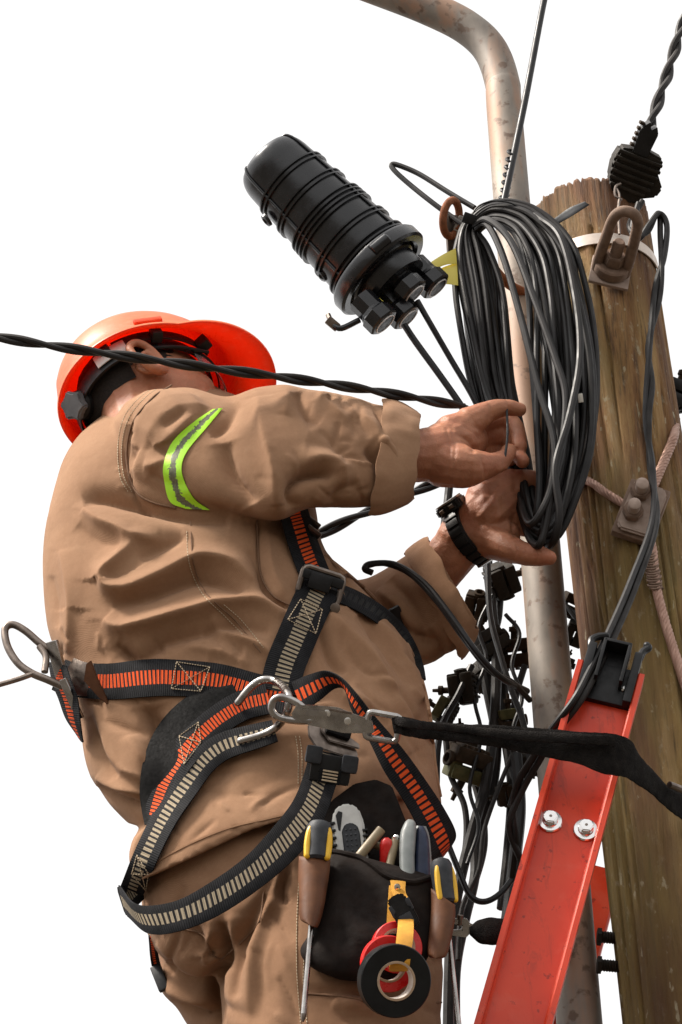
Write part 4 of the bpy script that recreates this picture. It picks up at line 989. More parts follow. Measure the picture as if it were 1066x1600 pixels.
J = [([(129, 781), (158, 775), (217, 784), (285, 800), (360, 812)], -16, 13), ([(130, 795), (153, 815), (184, 829), (206, 840), (250, 842)], 9, 10),
     ([(120, 820), (150, 842), (190, 852)], -5, 12), ([(212, 846), (184, 877), (164, 900), (170, 922), (200, 925), (243, 908), (299, 880), (330, 876), (364, 884), (395, 908)], 13, 11),
     ([(217, 868), (250, 852), (290, 838)], -8, 13), ([(178, 946), (229, 930), (299, 902), (340, 906), (380, 925)], -13, 13),
     ([(164, 970), (187, 984), (229, 978), (313, 956), (344, 948), (401, 943), (440, 962)], 12, 11), ([(187, 1012), (217, 1026), (257, 1000), (313, 985), (370, 975), (420, 985)], -11, 13),
     ([(180, 1006), (205, 1030)], -8, 7), ([(95, 860), (112, 940), (108, 1020)], 6, 10), ([(78, 900), (92, 980)], -4, 8), ([(330, 965), (350, 990), (400, 1010), (430, 1030)], 7, 9), ([(392, 860), (420, 925), (455, 950)], -7, 8),
     ([(290, 1010), (340, 1020), (390, 1040)], 5, 10), ([(404, 815), (406, 880), (420, 930), (452, 946)], -5, 4), ([(418, 830), (424, 890), (446, 930)], 4, 8),
     # front panel
     ([(512, 960), (560, 1010), (600, 1060), (640, 1130)], 9, 13), ([(500, 985), (520, 1030), (540, 1050)], -9, 10), ([(560, 960), (600, 1010), (640, 1080)], -8, 12), ([(580, 960), (630, 1030), (660, 1100)], 6, 9),
     ([(540, 1080), (600, 1120), (640, 1180)], 7, 16), ([(500, 870), (520, 900), (560, 930)], 6, 10),
     # lower back
     ([(225, 1100), (232, 1130), (250, 1140)], -5, 5), ([(150, 1100), (165, 1150), (180, 1190), (220, 1220)], 7, 12), ([(140, 1120), (160, 1180), (185, 1215)], -6, 9), ([(150, 1230), (185, 1250), (230, 1262)], -9, 8), ([(150, 1215), (190, 1234), (236, 1244)], 7, 7), ([(200, 1150), (230, 1200), (240, 1240)], 6, 14),
     ([(270, 1245), (230, 1300), (212, 1350)], 7, 9), ([(250, 1255), (216, 1310)], -6, 7), ([(290, 1215), (250, 1290), (236, 1345)], -6, 10), ([(330, 1250), (420, 1220), (470, 1190)], -3, 25), ([(400, 1160), (470, 1150), (520, 1170)], 4, 14),
     ([(236, 1100), (250, 1180), (232, 1260)], -26, 20),
     # sleeve
     ([(205, 640), (196, 700), (206, 760), (232, 792)], -6, 5), ([(350, 690), (362, 740), (392, 790)], -15, 15), ([(372, 628), (352, 660), (330, 680)], -8, 10), ([(402, 622), (412, 680), (428, 740), (432, 790)], 9, 14), ([(452, 612), (446, 650)], 5, 10), ([(466, 612), (478, 640), (500, 660)], -8, 9),
     ([(498, 614), (520, 640), (545, 660)], 5, 9), ([(512, 618), (520, 628)], -4, 7), ([(458, 795), (454, 768), (470, 746), (500, 738), (520, 742)], -16, 10), ([(470, 728), (500, 718), (530, 728), (545, 770)], 8, 11), ([(520, 790), (535, 765), (560, 755)], -8, 9),
     ([(572, 700), (596, 722), (606, 765)], -13, 10), ([(590, 690), (612, 712), (620, 760)], 8, 8), ([(545, 640), (580, 668), (600, 700)], 6, 11), ([(618, 660), (632, 700), (628, 750)], -6, 8), ([(300, 650), (262, 690), (240, 700)], 6, 11), ([(260, 720), (240, 730), (226, 728)], 5, 8), ([(235, 740), (262, 756), (290, 758)], -5, 9),
     ([(290, 640), (255, 668)], -5, 9), ([(245, 700), (270, 712)], -4, 7), ([(560, 720), (520, 700), (480, 690)], -4, 16),
     # left sleeve
     ([(600, 960), (640, 985), (700, 1010)], -7, 9, 400), ([(590, 925), (620, 950), (640, 990)], 6, 9), ([(610, 905), (640, 940), (660, 985)], -7, 9), ([(650, 900), (690, 960), (700, 1020)], 5, 10)]
r2 = random.Random(21)
def wrinkles(n, box, ang, spread, L=(35, 85), A=(1.5, 4.0), s=(4.5, 8.0)):
    out = []
    for _ in range(n):
        u, v = r2.uniform(box[0], box[2]), r2.uniform(box[1], box[3]); a = R(ang + r2.uniform(-spread, spread)); l = r2.uniform(*L); b = a + r2.uniform(-.5, .5)
        p = [(u - math.cos(a) * l / 2, v - math.sin(a) * l / 2), (u + r2.uniform(-4, 4), v + r2.uniform(-4, 4)), (u + math.cos(b) * l / 2, v + math.sin(b) * l / 2)]
        out.append((p, r2.choice((-1, 1, -1)) * r2.uniform(*A), r2.uniform(*s)))
    return out
J += wrinkles(4, (400, 630, 620, 780), 60, 40, A=(1.0, 2.5)) + wrinkles(10, (500, 900, 670, 1200), 55, 25) + wrinkles(12, (140, 1100, 300, 1280), 45, 30) + wrinkles(8, (300, 1150, 470, 1300), -30, 25, A=(1, 2.5)) + wrinkles(8, (580, 890, 730, 1030), 50, 30)
J += wrinkles(22, (100, 985, 420, 1034), 84, 22, (14, 34), (1.0, 2.2), (2.6, 4.2)) + wrinkles(12, (430, 690, 570, 790), 25, 45, (20, 50), (1.2, 2.6), (3.0, 5.0)) + wrinkles(12, (520, 950, 660, 1210), 55, 14, (50, 130), (1.5, 3.0), (4.0, 6.5))
J += wrinkles(14, (190, 640, 214, 770), 10, 25, (10, 22), (0.8, 1.6), (2.4, 3.4)) + wrinkles(12, (440, 612, 640, 680), 75, 25, (25, 60), (1.2, 2.8), (3.0, 5.0)) + wrinkles(10, (210, 1230, 470, 1300), 20, 40, (20, 60), (1.0, 2.2), (3.0, 5.0))
jv = fold(*jv, J, rough=((95, 2.0), (34, 0.6), (13, 0.25)))
jacket = mk('jacket', jv, 'khaki_cloth', person, angle=None)
# ------------------------------------------------------------------ trousers
hips = loft([((300, 1210, -20), (640, 1210, -20), 140), ((236, 1320, -30), (672, 1310, -30), 160), ((222, 1420, -20), (686, 1420, -20), 172), ((248, 1490, 0), (680, 1490, 0), 160), ((300, 1530, 0), (640, 1530, 0), 120)], 6, 56, 2.2)
rleg = loft([((360, 1400, -50), (690, 1400, -50), 150), ((338, 1490, -66), (692, 1490, -66), 150), ((344, 1570, -70), (690, 1570, -70), 146), ((352, 1660, -70), (684, 1660, -70), 140), ((380, 1850, -40), (650, 1850, -40), 110), ((400, 2080, 0), (580, 2080, 0), 80)], 6, 48, 2.2)
lleg = loft([((232, 1420, 60), (470, 1420, 60), 120), ((246, 1490, 80), (470, 1490, 80), 125), ((252, 1545, 100), (480, 1550, 100), 130), ((286, 1590, 110), (500, 1600, 110), 130), ((330, 1680, 120), (520, 1690, 120), 120), ((330, 1860, 150), (490, 1860, 150), 100), ((320, 2080, 150), (460, 2080, 150), 74)], 6, 44, 2.2)
tv = fuse([hips, rleg, lleg], 4.6, 6)
T_ = [([(345, 1440), (352, 1490), (336, 1530), (344, 1600)], -18, 9), ([(362, 1430), (364, 1500), (356, 1600)], 6, 14), ([(248, 1470), (290, 1510), (335, 1525)], 7, 10), ([(262, 1500), (300, 1530), (340, 1535)], -7, 9), ([(256, 1540), (290, 1560), (335, 1570)], 7, 9), ([(270, 1560), (310, 1585), (340, 1580)], -8, 7),
      ([(300, 1440), (320, 1480), (335, 1500)], -8, 8), ([(335, 1450), (322, 1495), (345, 1505)], 7, 7), ([(430, 1360), (400, 1430), (372, 1500), (366, 1560)], -12, 13), ([(450, 1350), (430, 1380), (415, 1420), (395, 1490), (388, 1590)], 9, 14), ([(452, 1350), (440, 1390), (448, 1410)], -8, 7),
      ([(420, 1440), (410, 1520), (400, 1600)], -4, 18), ([(250, 1380), (300, 1340), (380, 1310)], 5, 16), ([(260, 1420), (330, 1400), (410, 1380)], -5, 16), ([(470, 1545), (560, 1552), (660, 1556)], -4, 5), ([(520, 1560), (600, 1590)], 4, 14)]
T_ += wrinkles(14, (250, 1340, 460, 1600), 70, 40) + wrinkles(12, (480, 1500, 690, 1600), 20, 40)
tv = fold(*tv, T_, rough=((85, 2.0), (30, .6), (13, .25)))
trousers = mk('trousers', tv, 'khaki_trousers', person, angle=None)
for dz_, u_, v_ in ((0, 490, 2100), (150, 390, 2100)):
    bt = fuse([chain([(u_, v_ - 60, dz_, 62), (u_ + 4, v_ + 30, dz_, 60), (u_ + 6, v_ + 70, dz_, 60)]), chain([(u_, v_ + 76, dz_, 56), (u_ + 70, v_ + 84, dz_ + 20, 52), (u_ + 150, v_ + 92, dz_ + 40, 44)])], 6, 6)
    mk('boot', bt, 'boot_leather', person, angle=None)
# surface lookup for everything worn on the clothes
def bvh_of(*vfs):
    V, F = merge(*vfs); return BVHTree.FromPolygons([tuple(p) for p in V], F)
BV = bvh_of(jv, tv)
def zhit(u, v, bv=None):
    r = ray(u, v); h = (bv or BV).ray_cast(Vector(CAMP), Vector(r))
    if h[0] is None: return None
    return -((np.array(h[0]) - CAMP) @ TZ) / SCALE - dref(v)
def zs(u, v, default=-150.0):
    z = zhit(u, v); return default if z is None else z
def drape(name, ctl, mat, parent, off=4.0, thick=3.0, m=7, step=6.0, smooth=3.0, bv=None, label=None, flat=True):
    """webbing lying on the clothes: ctl rows (u, v, width)"""
    K = cr(np.array(ctl, float), 10)
    L = np.concatenate([[0], np.cumsum(np.hypot(*np.diff(K[:, :2], axis=0).T))]); n = max(6, int(L[-1] / step))
    S = np.linspace(0, L[-1], n); u = np.interp(S, L, K[:, 0]); v = np.interp(S, L, K[:, 1]); w = np.interp(S, L, K[:, 2])
    tu, tv_ = np.gradient(u), np.gradient(v); l = np.hypot(tu, tv_); tu /= l; tv_ /= l
    s = np.linspace(-.5, .5, m); Z = np.full((n, m), np.nan); UU = np.zeros((n, m)); VV = np.zeros((n, m))
    for i in range(n):
        for j in range(m):
            UU[i, j] = u[i] - tv_[i] * s[j] * w[i]; VV[i, j] = v[i] + tu[i] * s[j] * w[i]
            z = zhit(UU[i, j], VV[i, j], bv)
            if z is not None: Z[i, j] = z
    med = np.nanmedian(Z, axis=1); idx = np.arange(n); ok = ~np.isnan(med); med = np.interp(idx, idx[ok], med[ok])
    for i in range(n):
        b = np.isnan(Z[i]) | (np.abs(Z[i] - med[i]) > 70); Z[i, b] = med[i]
        if flat:
            c = np.polyfit(s, Z[i], 1); c[0] = np.clip(c[0], -60, 60); Zf = np.polyval(c, s); Z[i] = 0.75 * Zf + 0.25 * Z[i] - 0.5 * max(0, (Zf - Z[i]).max())
    if smooth:
        k = np.exp(-0.5 * (np.arange(-9, 10) / smooth) ** 2); k /= k.sum()
        Z = np.column_stack([np.convolve(np.pad(Z[:, j], 9, mode='edge'), k, mode='valid') for j in range(m)])
    G = np.array([[C(UU[i, j], VV[i, j], Z[i, j] - off) for j in range(m)] for i in range(n)])
    return ribbon_grid(name, G, mat, parent, thick, label)
def on(u, v, off=3): return (u, v, zs(u, v) - off)
def stitchline(pts, parent, r=0.9, dash=4.0, off=1.0, mat='stitch', name='stitching', bv=None):
    """short thread dashes lying on the cloth"""
    K = cr(np.array(pts, float), 8); L = np.concatenate([[0], np.cumsum(np.hypot(*np.diff(K, axis=0).T))]); parts = []
    s = 0
    while s < L[-1]:
        q = []
        for t in (s, s + dash * 0.6):
            u, v = np.interp(t, L, K[:, 0]), np.interp(t, L, K[:, 1]); z = zhit(u, v, bv)
            if z is not None: q.append((u, v, z - off))
        if len(q) == 2 and abs(q[0][2] - q[1][2]) < 12: parts.append(tube(q, r, 1, 5))
        s += dash
    if parts: return mk(name, merge(*parts), mat, parent, kind='stuff')
def seam(pts, parent, r=1.6, mat='seam_dark', off=2.0, name='seam'):
    K = cr(np.array(pts, float), 8); q = [(u, v, zs(u, v) - off) for u, v in K]
    zz = np.array([p[2] for p in q]); zz = np.convolve(np.pad(zz, 2, mode='edge'), np.ones(5) / 5, mode='valid')
    return mk(name, tube([(p[0], p[1], z) for p, z in zip(q, zz)], r, 2, 6), mat, parent)
seam([(268, 602), (238, 622), (208, 660), (198, 705), (202, 745), (216, 772), (240, 786), (275, 794)], jacket)
stitchline([(258, 601), (228, 620), (200, 656), (190, 702), (194, 745), (206, 768)], jacket, 0.8, 4.2)
stitchline([(252, 601), (222, 618), (194, 652), (184, 700), (188, 745), (200, 768)], jacket, 0.8, 4.2)
seam([(298, 815), (300, 860), (305, 890), (318, 920), (340, 945), (370, 972), (408, 1020)], jacket, 1.0, 'seam_dark')
stitchline([(292, 830), (294, 870), (302, 900), (318, 930), (346, 958), (380, 992)], jacket, 0.7, 4.5)
stitchline([(350, 945), (378, 970), (412, 1012)], jacket, 0.7, 4.5)
seam([(402, 812), (404, 870), (410, 905), (428, 932), (456, 947)], jacket, 1.6)
stitchline([(462, 1150), (466, 1180), (466, 1225)], jacket, 0.7, 4.5); stitchline([(468, 1150), (472, 1180), (472, 1228)], jacket, 0.7, 4.5)
seam([(232, 1364), (250, 1345), (300, 1318), (360, 1294), (420, 1280), (470, 1268)], jacket, 2.6, 'khaki_cloth', -1, 'hem')
seam([(508, 868), (545, 898), (590, 940), (628, 992), (655, 1050), (672, 1120), (680, 1200), (688, 1245)], jacket, 3.0, 'khaki_cloth', 0, 'front_placket')
# rolled cuffs
def cuff(name, rings, r, parent):
    P = cr(Cs(rings), 6, closed=True)
    rad = np.array([r * SCALE * (1 + 0.28 * noise.noise((i * 0.23, 1.3, 0.2))) for i in range(len(P))])
    V, F = sweep(P, rad, 14, closed=True, flat=1.5)
    N = vnormals(V, F); V = V + N * np.array([noise.noise(tuple(p * 70)) * 4.5 for p in V])[:, None] * SCALE
    return mk(name, (V, F), 'khaki_cloth', parent, angle=None)
def cuff_band(A_, B_, parent, amp=5.0, seed=0.0, n=96, m=9, inner=True):
    """turned-back cuff: a loose band of cloth between the opening ring A_ and the ring B_ further up the sleeve"""
    a, b = ring_lr(*A_), ring_lr(*B_); G = []
    for i in range(n + 1):
        t = 2 * math.pi * i / n; ct, sn = math.cos(t), math.sin(t); row = []
        pa = a[:3] + ct * a[3:6] + sn * a[6:9]; pb = b[:3] + ct * b[3:6] + sn * b[6:9]
        out = nrm(ct * a[3:6] / np.linalg.norm(a[3:6]) + sn * a[6:9] / np.linalg.norm(a[6:9])); ax = nrm(a[:3] - b[:3])
        for k in range(m):
            s_ = k / (m - 1)
            w = amp * (noise.noise((ct * 2.2, sn * 2.2, s_ * 1.2 + seed)) + 0.5 * noise.noise((ct * 5.5, sn * 5.5, s_ * 2 + seed)))
            edge = amp * 1.6 * noise.noise((ct * 3.1, sn * 3.1, seed + 5.0)) * (1 if k in (0, m - 1) else 0.5)
            row.append(pa + (pb - pa) * s_ + out * SCALE * (w + 3.5 * math.sin(math.pi * s_)) + ax * SCALE * edge)
        G.append(row)
    return ribbon_grid('cuff', np.array(G), 'khaki_cloth', parent, 5.0)
cuff_band(((657, 646, -112), (646, 782, -112), 80), ((600, 624, -138), (578, 804, -138), 94), jacket, 4.0, 1.7)
cuff_band(((668, 842, 112), (748, 986, 112), 82), ((632, 866, 150), (722, 1030, 150), 94), jacket, 3.2, 4.2)
# hi-vis arm band
def edges_drape(name, A, B, mat, parent, off=2.5, thick=2.0, m=7, bv=None):
    a = cr(np.array(A, float), 8); b = cr(np.array(B, float), 8); G = []
    for p, q in zip(a, b):
        G.append([(p[0] + (q[0] - p[0]) * s, p[1] + (q[1] - p[1]) * s) for s in np.linspace(0, 1, m)])
    G = np.array(G); Z = np.array([[zs(*x) for x in r] for r in G])
    k = np.array([1, 2, 3, 2, 1]) / 9.0
    Z = np.column_stack([np.convolve(np.pad(Z[:, j], 2, mode='edge'), k, mode='valid') for j in range(m)])
    P = np.array([[C(G[i, j, 0], G[i, j, 1], Z[i, j] - off) for j in range(m)] for i in range(len(G))])
    return ribbon_grid(name, P, mat, parent, thick)
edges_drape('reflective_band', [(332, 640), (302, 660), (270, 690), (256, 725), (257, 752), (266, 784), (290, 795)], [(348, 638), (324, 667), (294, 703), (284, 728), (288, 752), (304, 780), (328, 797)], 'hivis', jacket)
# trouser seams
stitchline([(468, 1360), (464, 1440), (464, 1520), (470, 1600)], trousers, 0.8, 5); stitchline([(476, 1480), (474, 1540), (480, 1600)], trousers, 0.8, 5)
seam([(474, 1552), (540, 1558), (600, 1570), (690, 1566)], trousers, 1.4)
seam([(250, 1456), (285, 1452), (318, 1462), (330, 1490), (345, 1500)], trousers, 1.2); seam([(345, 1500), (380, 1470), (405, 1440), (412, 1395)], trousers, 1.2)
# ------------------------------------------------------------------ helmet
hel = thing('safety_helmet', 'orange red safety helmet on the worker seen from below', 'helmet', HC)
def helm_r(a):
    c, s = math.cos(a), math.sin(a)
    rf = 158 if c > 0 else 146
    r = 1.0 / math.sqrt((c / rf) ** 2 + (s / 124) ** 2)
    return r
def helm_flare(a):
    c = math.cos(a)
    return 7 + (50 * max(0, (c - 0.35) / 0.65) ** 1.1 if c > 0.35 else 0)
def helmet_shell():
    seg = 120; ang = np.arange(seg) / seg * 2 * math.pi; rows = []
    def row(k, u, fl=0.0, du=0.0):
        out = []
        for a in ang:
            r = helm_r(a) * k + helm_flare(a) * fl
            dip = du * (max(0, (math.cos(a) - .3) / .7)) - 0.0
            ridge = 5 * math.exp(-(math.sin(a) * r / 16) ** 2) if 0.15 < k < 0.93 else 0
            out.append(H(r * math.cos(a), r * math.sin(a), u + dip + ridge))
        return out
    # outer surface from brim edge to crown then inner surface back down
    outer = [row(1.0, -14, 1.0, -16), row(1.0, -10, 1.02, -16), row(1.0, -8, .55, -6), row(.985, -2, .1, 0)]
    for t in np.linspace(0.08, 0.985, 12):
        th = t * math.pi / 2; outer.append(row(math.cos(th) ** 0.8 * 0.98, 146 * math.sin(th) ** 0.92, 0))
    inner = []
    for t in np.linspace(0.985, 0.05, 12):
        th = t * math.pi / 2; inner.append(row(math.cos(th) ** 0.8 * 0.95, 141 * math.sin(th) ** 0.92 - 3, 0))
    inner += [row(.955, -8, .1, 0), row(.97, -12, .55, -8), row(1.0, -16, .97, -17)]
    rows = outer + inner; V = np.array(rows).reshape(-1, 3); F = grid_faces(len(rows), seg, True, True)
    return V, F
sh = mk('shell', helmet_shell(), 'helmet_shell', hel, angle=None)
sh.data.materials.append(MAT['helmet_painted_light'])
for i_, pg_ in enumerate(sh.data.polygons): pg_.material_index = 1 if i_ < 15 * 120 else 0      # outside gets the paler colour with overexposed light painted in
# brim rib, top ridges
mk('side_slot', merge(*[Fr2(H(6, s_ * 122, 14), HS * s_, HU).box((0, 0, 0), (24, 6, 4), 3) for s_ in (1, -1)]), 'helmet_shell', hel)
# suspension: headband, crown straps, ratchet, pads
def hband(u0, u1, k, off, name, mat, a0=0, a1=2 * math.pi, tilt=0.0, thick=4):
    n = 70; G = []
    for a in np.linspace(a0, a1, n):
        rr = 1.0 / math.sqrt((math.cos(a) / (112 * k)) ** 2 + (math.sin(a) / (93 * k)) ** 2) + off
        G.append([H(rr * math.cos(a) - 4, rr * math.sin(a), u0 + (u1 - u0) * s + tilt * math.cos(a)) for s in np.linspace(0, 1, 5)])
    return ribbon_grid(name, np.array(G), mat, hel, thick)
hband(-30, 4, 1.0, 0, 'headband', 'helmet_band', tilt=10)
hband(-42, -8, 1.0, 8, 'nape_strap', 'helmet_band', 2.0, 4.28, tilt=6, thick=6)
hband(-34, 0, 1.0, 14, 'sweat_pad', 'pad_white', 1.92, 2.42, tilt=6, thick=3)
hband(-16, 10, 1.12, 0, 'liner_rail', 'helmet_band', 0.5, 2.1, tilt=6, thick=5)
for a in (0.7, 1.45, 2.25, 3.14, 4.0, 5.0, 5.7):
    r = helm_r(a) * .93
    mk('suspension_clip', Fr2(H(r * math.cos(a), r * math.sin(a), -8), HF * math.cos(a) + HS * math.sin(a), HU).box((0, 0, -8), (9, 12, 10), 2.5), 'helmet_band', hel)
kn = Fr2(H(-128, 16, -40), -HF * 0.8 + HS * .35 - HU * .5, HU)
kb = mk('ratchet_housing', kn.lathe([(-26, 24), (-4, 24), (0, 20)], (0, 0, 0), (0, 0, 1), 24), 'helmet_band', hel)
star = [((27 if i % 2 == 0 else 20) * math.cos(i * math.pi / 6), (27 if i % 2 == 0 else 20) * math.sin(i * math.pi / 6)) for i in range(12)]
mk('ratchet_knob', prism(star, kn, 0, 14, 3), 'knob_grey', kb, angle=40)
# ------------------------------------------------------------------ safety glasses
gls = thing('safety_glasses', 'clear wrap safety glasses with dark temple arm on the worker', 'glasses', H(100, 0, -45))
for sg in (1, -1):
    mk('temple_arm', sweep(cr(np.array([H(-44, sg * 88, -58), H(-20, sg * 90, -24), H(40, sg * 90, -26), H(96, sg * 74, -30)]), 8), 3.2 * SCALE, 8), 'black_plastic', gls)
G = []
for a in np.linspace(-1.15, 1.15, 30): G.append([H(40 + 78 * math.cos(a), 82 * math.sin(a), -24 - 42 * s) for s in np.linspace(0, 1, 6)])
ribbon_grid('lens', np.array(G), 'lens', gls, 2.2)
mk('frame_rim', sweep(np.array([H(40 + 79 * math.cos(a), 83 * math.sin(a), -23) for a in np.linspace(-1.2, 1.2, 30)]), 3.0 * SCALE, 8), 'black_plastic', gls)
# ------------------------------------------------------------------ wristwatch
wt = thing('wristwatch', 'black resin digital wristwatch on the wrist below the coil', 'watch', C(716, 838, 66))
wa = np.column_stack([RX, UY, TZ]) @ nrm([0.76, 0.52, 0.40]); wo = C(735, 835, 62)
wx = -RX * 0.62 + UY * 0.72 - TZ * 0.05; wx = nrm(wx - wa * (wx @ wa)); wy = np.cross(wa, wx)
def wp(a, r, h): return wo + SCALE * ((math.cos(a) * wx + math.sin(a) * wy) * r + wa * h)
G = [[wp(a, 45.5, h) for h in np.linspace(-13, 13, 6)] for a in np.linspace(0, 2 * math.pi, 72)]
st_ = ribbon_grid('strap', np.array(G), 'black_plastic', wt, 7)
for a in np.linspace(0.6, 5.7, 17):
    f = Fr2(wp(a, 49, 0), math.cos(a) * wx + math.sin(a) * wy, wa); mk('strap_link', f.box((0, 0, 1), (6.0, 11, 2), 1), 'black_plastic', st_)
wf = Fr2(wp(0, 50, 0), wx, wa)
cs = mk('case', prism([(-22, -16), (-14, -24), (14, -24), (22, -16), (22, 16), (14, 24), (-14, 24), (-22, 16)], wf, -4, 11, 3), 'black_plastic', wt, angle=30)
mk('case_back', prism([(-19, -14), (-12, -21), (12, -21), (19, -14), (19, 14), (12, 21), (-12, 21), (-19, 14)], wf, 11.2, 14, 1), 'steel', cs, angle=30)
mk('pushers', merge(*[wf.box((sx * 23, sy * 9, 4), (3, 4, 3), 1) for sx in (1, -1) for sy in (1, -1)]), 'steel_dark', cs)
mk('clasp', Fr2(wp(3.0, 50, 0), math.cos(3.0) * wx + math.sin(3.0) * wy, wa).box((0, 0, 0), (12, 14, 3), 1.5), 'steel', wt)
# ------------------------------------------------------------------ harness
har = thing('safety_harness', 'black and orange webbing safety harness worn by the worker', 'harness', C(400, 1100, -200))
hip_pad = drape('hip_pad', [(372, 1086, 44), (330, 1110, 74), (292, 1146, 84), (264, 1190, 78), (246, 1236, 56), (238, 1270, 30), (234, 1290, 12)], 'pad_black', har, 4, 8)
belt = drape('waist_belt', [(92, 1054, 52), (112, 1061, 54), (170, 1065, 56), (225, 1060, 58), (265, 1059, 57), (338, 1064, 54), (400, 1080, 54), (452, 1090, 52)], 'web_orange', har, 5, 4)
def boxstitch(poly, parent, dz=4):
    """a sewn rectangle with a cross; poly four corners (u,v) on top of a strap"""
    ps = []; p = poly
    for a, b in ((0, 1), (1, 2), (2, 3), (3, 0), (0, 2), (1, 3)):
        ps.append([p[a], p[b]])
    parts = []
    for a, b in ps:
        n = max(2, int(math.hypot(a[0] - b[0], a[1] - b[1]) / 4))
        for i in range(n):
            t0, t1 = i / n, (i + .62) / n
            q = [(a[0] + (b[0] - a[0]) * t, a[1] + (b[1] - a[1]) * t) for t in (t0, t1)]
            parts.append(tube([(x, y, zstrap(x, y) - 1.0) for x, y in q], 0.75, 1, 5))
    return mk('box_stitch', merge(*parts), 'stitch', parent, kind='stuff')
_str = []
def reg(o):
    dgm = o.data; L = root_loc(o)
    V = np.empty(len(dgm.vertices) * 3); dgm.vertices.foreach_get('co', V); _str.append((V.reshape(-1, 3) + root_loc(o.parent) , [tuple(p.vertices) for p in dgm.polygons])); return o
def zstrap(u, v):
    z = zhit(u, v, bvh_s); return z if z is not None else zs(u, v) - 8
leg_back = drape('leg_strap_back', [(430, 1142, 34), (402, 1150, 38), (350, 1166, 42), (318, 1190, 42), (290, 1228, 42), (262, 1270, 40), (240, 1312, 38), (222, 1352, 38), (206, 1392, 38)], 'web_beige', har, 15, 4)
orange2 = drape('hip_strap', [(420, 1092, 46), (376, 1104, 46), (330, 1134, 46), (292, 1172, 46), (264, 1212, 44), (248, 1250, 38), (238, 1284, 26)], 'web_orange_fine', har, 12, 4)
lo = [(186, 1383, -150, 200, 1432, -150), (214, 1413, -215, 234, 1459, -215), (272, 1409, -245, 284, 1454, -245), (329, 1379, -250, 342, 1430, -250), (385, 1338, -248, 406, 1388, -248), (430, 1289, -240, 462, 1340, -240), (460, 1248, -232, 502, 1288, -232), (478, 1200, -226, 526, 1225, -226), (484, 1170, -222, 536, 1182, -222)]
leg_loop = ribbon('leg_loop', [(230, 1300, -120, 262, 1318, -120), (206, 1346, -140, 232, 1366, -138)] [:0] + lo, 'web_beige', har, 4, 10, 9)
ribbon('leg_strap_return', [(206, 1372, -60, 232, 1398, -60), (190, 1384, -100, 206, 1424, -100), (184, 1386, -140, 198, 1430, -140)], 'web_beige', har, 4, 8, 7)
shoulder_s = drape('shoulder_strap', [(458, 795, 44), (470, 838, 45), (482, 872, 46), (494, 902, 46)], 'web_orange_wide', har, 6, 4)
torso_s = drape('torso_strap', [(500, 918, 62), (484, 950, 62), (464, 996, 62), (446, 1040, 62), (436, 1082, 62)], 'web_beige', har, 8, 4.5)
drape('chest_strap', [(516, 922, 28), (552, 936, 28), (590, 958, 27), (620, 984, 26), (640, 1012, 22), (654, 1040, 16), (662, 1062, 8)], 'web_black', har, 5, 4)
front = ribbon('front_loop', [(456, 1066, -188, 474, 1112, -190), (484, 1054, -210, 500, 1094, -204), (508, 1048, -234, 524, 1076, -214), (532, 1058, -250, 540, 1078, -224), (556, 1082, -254, 548, 1104, -230), (580, 1112, -244, 562, 1132, -224), (606, 1142, -234, 578, 1160, -224), (634, 1176, -218, 600, 1204, -218), (664, 1218, -192, 628, 1246, -204), (694, 1264, -152, 652, 1290, -182), (712, 1302, -112, 672, 1338, -158), (704, 1322, -62, 684, 1346, -98), (690, 1330, -12, 680, 1350, -38)], 'web_orange_wide', har, 4, 10, 9)
drape('thigh_strap', [(238, 1462, 12), (242, 1500, 13), (252, 1536, 15)], 'web_orange_fine', har, 3, 4)
mk('thigh_buckle', Frame(250, 1528, zs(256, 1528) - 6, rot=-62, yaw=-40).box((0, 0, 0), (24, 9, 4), 3), 'black_plastic', har)
for o in (belt, leg_back, orange2, leg_loop, shoulder_s, torso_s, front): reg(o)
bvh_s = bvh_of(*_str)
boxstitch([(276, 1034), (328, 1042), (314, 1080), (268, 1076)], belt)
boxstitch([(470, 936), (504, 952), (494, 990), (450, 968)], torso_s)
boxstitch([(280, 1150), (310, 1128), (314, 1160), (288, 1194)], orange2)
boxstitch([(214, 1336), (232, 1366), (228, 1392), (206, 1366)], leg_back)
# torn cloth patch hanging over the belt and the silver sleeve beside the D ring
drape('belt_sleeve', [(104, 1050, 50), (124, 1060, 54), (146, 1062, 50)], 'steel_dark', har, 10, 3)
zt_ = zs(150, 1070) - 20
mk('torn_flap', prism([(-14, 34), (-6, 40), (2, 20), (28, -32), (8, -18), (-18, 8)], Frame(148, 1072, zt_, rot=0, yaw=-20), -2, 2, 0.8), 'leather', har, angle=30)
# back D ring
zd = -110
dring = mk('d_ring', tube([(90, 1022, zd), (66, 1008, zd - 4), (40, 986, zd - 6), (20, 976, zd - 6), (8, 984, zd - 6), (12, 1010, zd - 6), (28, 1036, zd - 6), (50, 1052, zd - 6), (74, 1062, zd - 4), (96, 1072, zd)], 5.6, 8, 14, round_ends=True), 'steel_dark', har)
mk('d_ring_bar', tube([(62, 1010, zd - 6), (72, 1026, zd - 7), (70, 1050, zd - 6)], 5.2, 6, 12), 'steel_dark', dring)
mk('d_ring_bracket', Frame(92, 1040, zd + 6, rot=16, yaw=-35).box((0, 0, 0), (11, 40, 4), 2), 'steel', har)
mk('bracket_wing', Frame(112, 1092, zd - 6, rot=24, yaw=-30).box((0, 0, 0), (7, 34, 3), 2), 'steel', har)
ribbon('back_strap', [(76, 1034, -70, 104, 1040, -120), (82, 1066, -70, 112, 1066, -130), (92, 1092, -70, 122, 1094, -130), (104, 1124, -60, 126, 1130, -110), (124, 1152, -50, 130, 1160, -80)], 'web_orange_fine', har, 4, 8, 7)
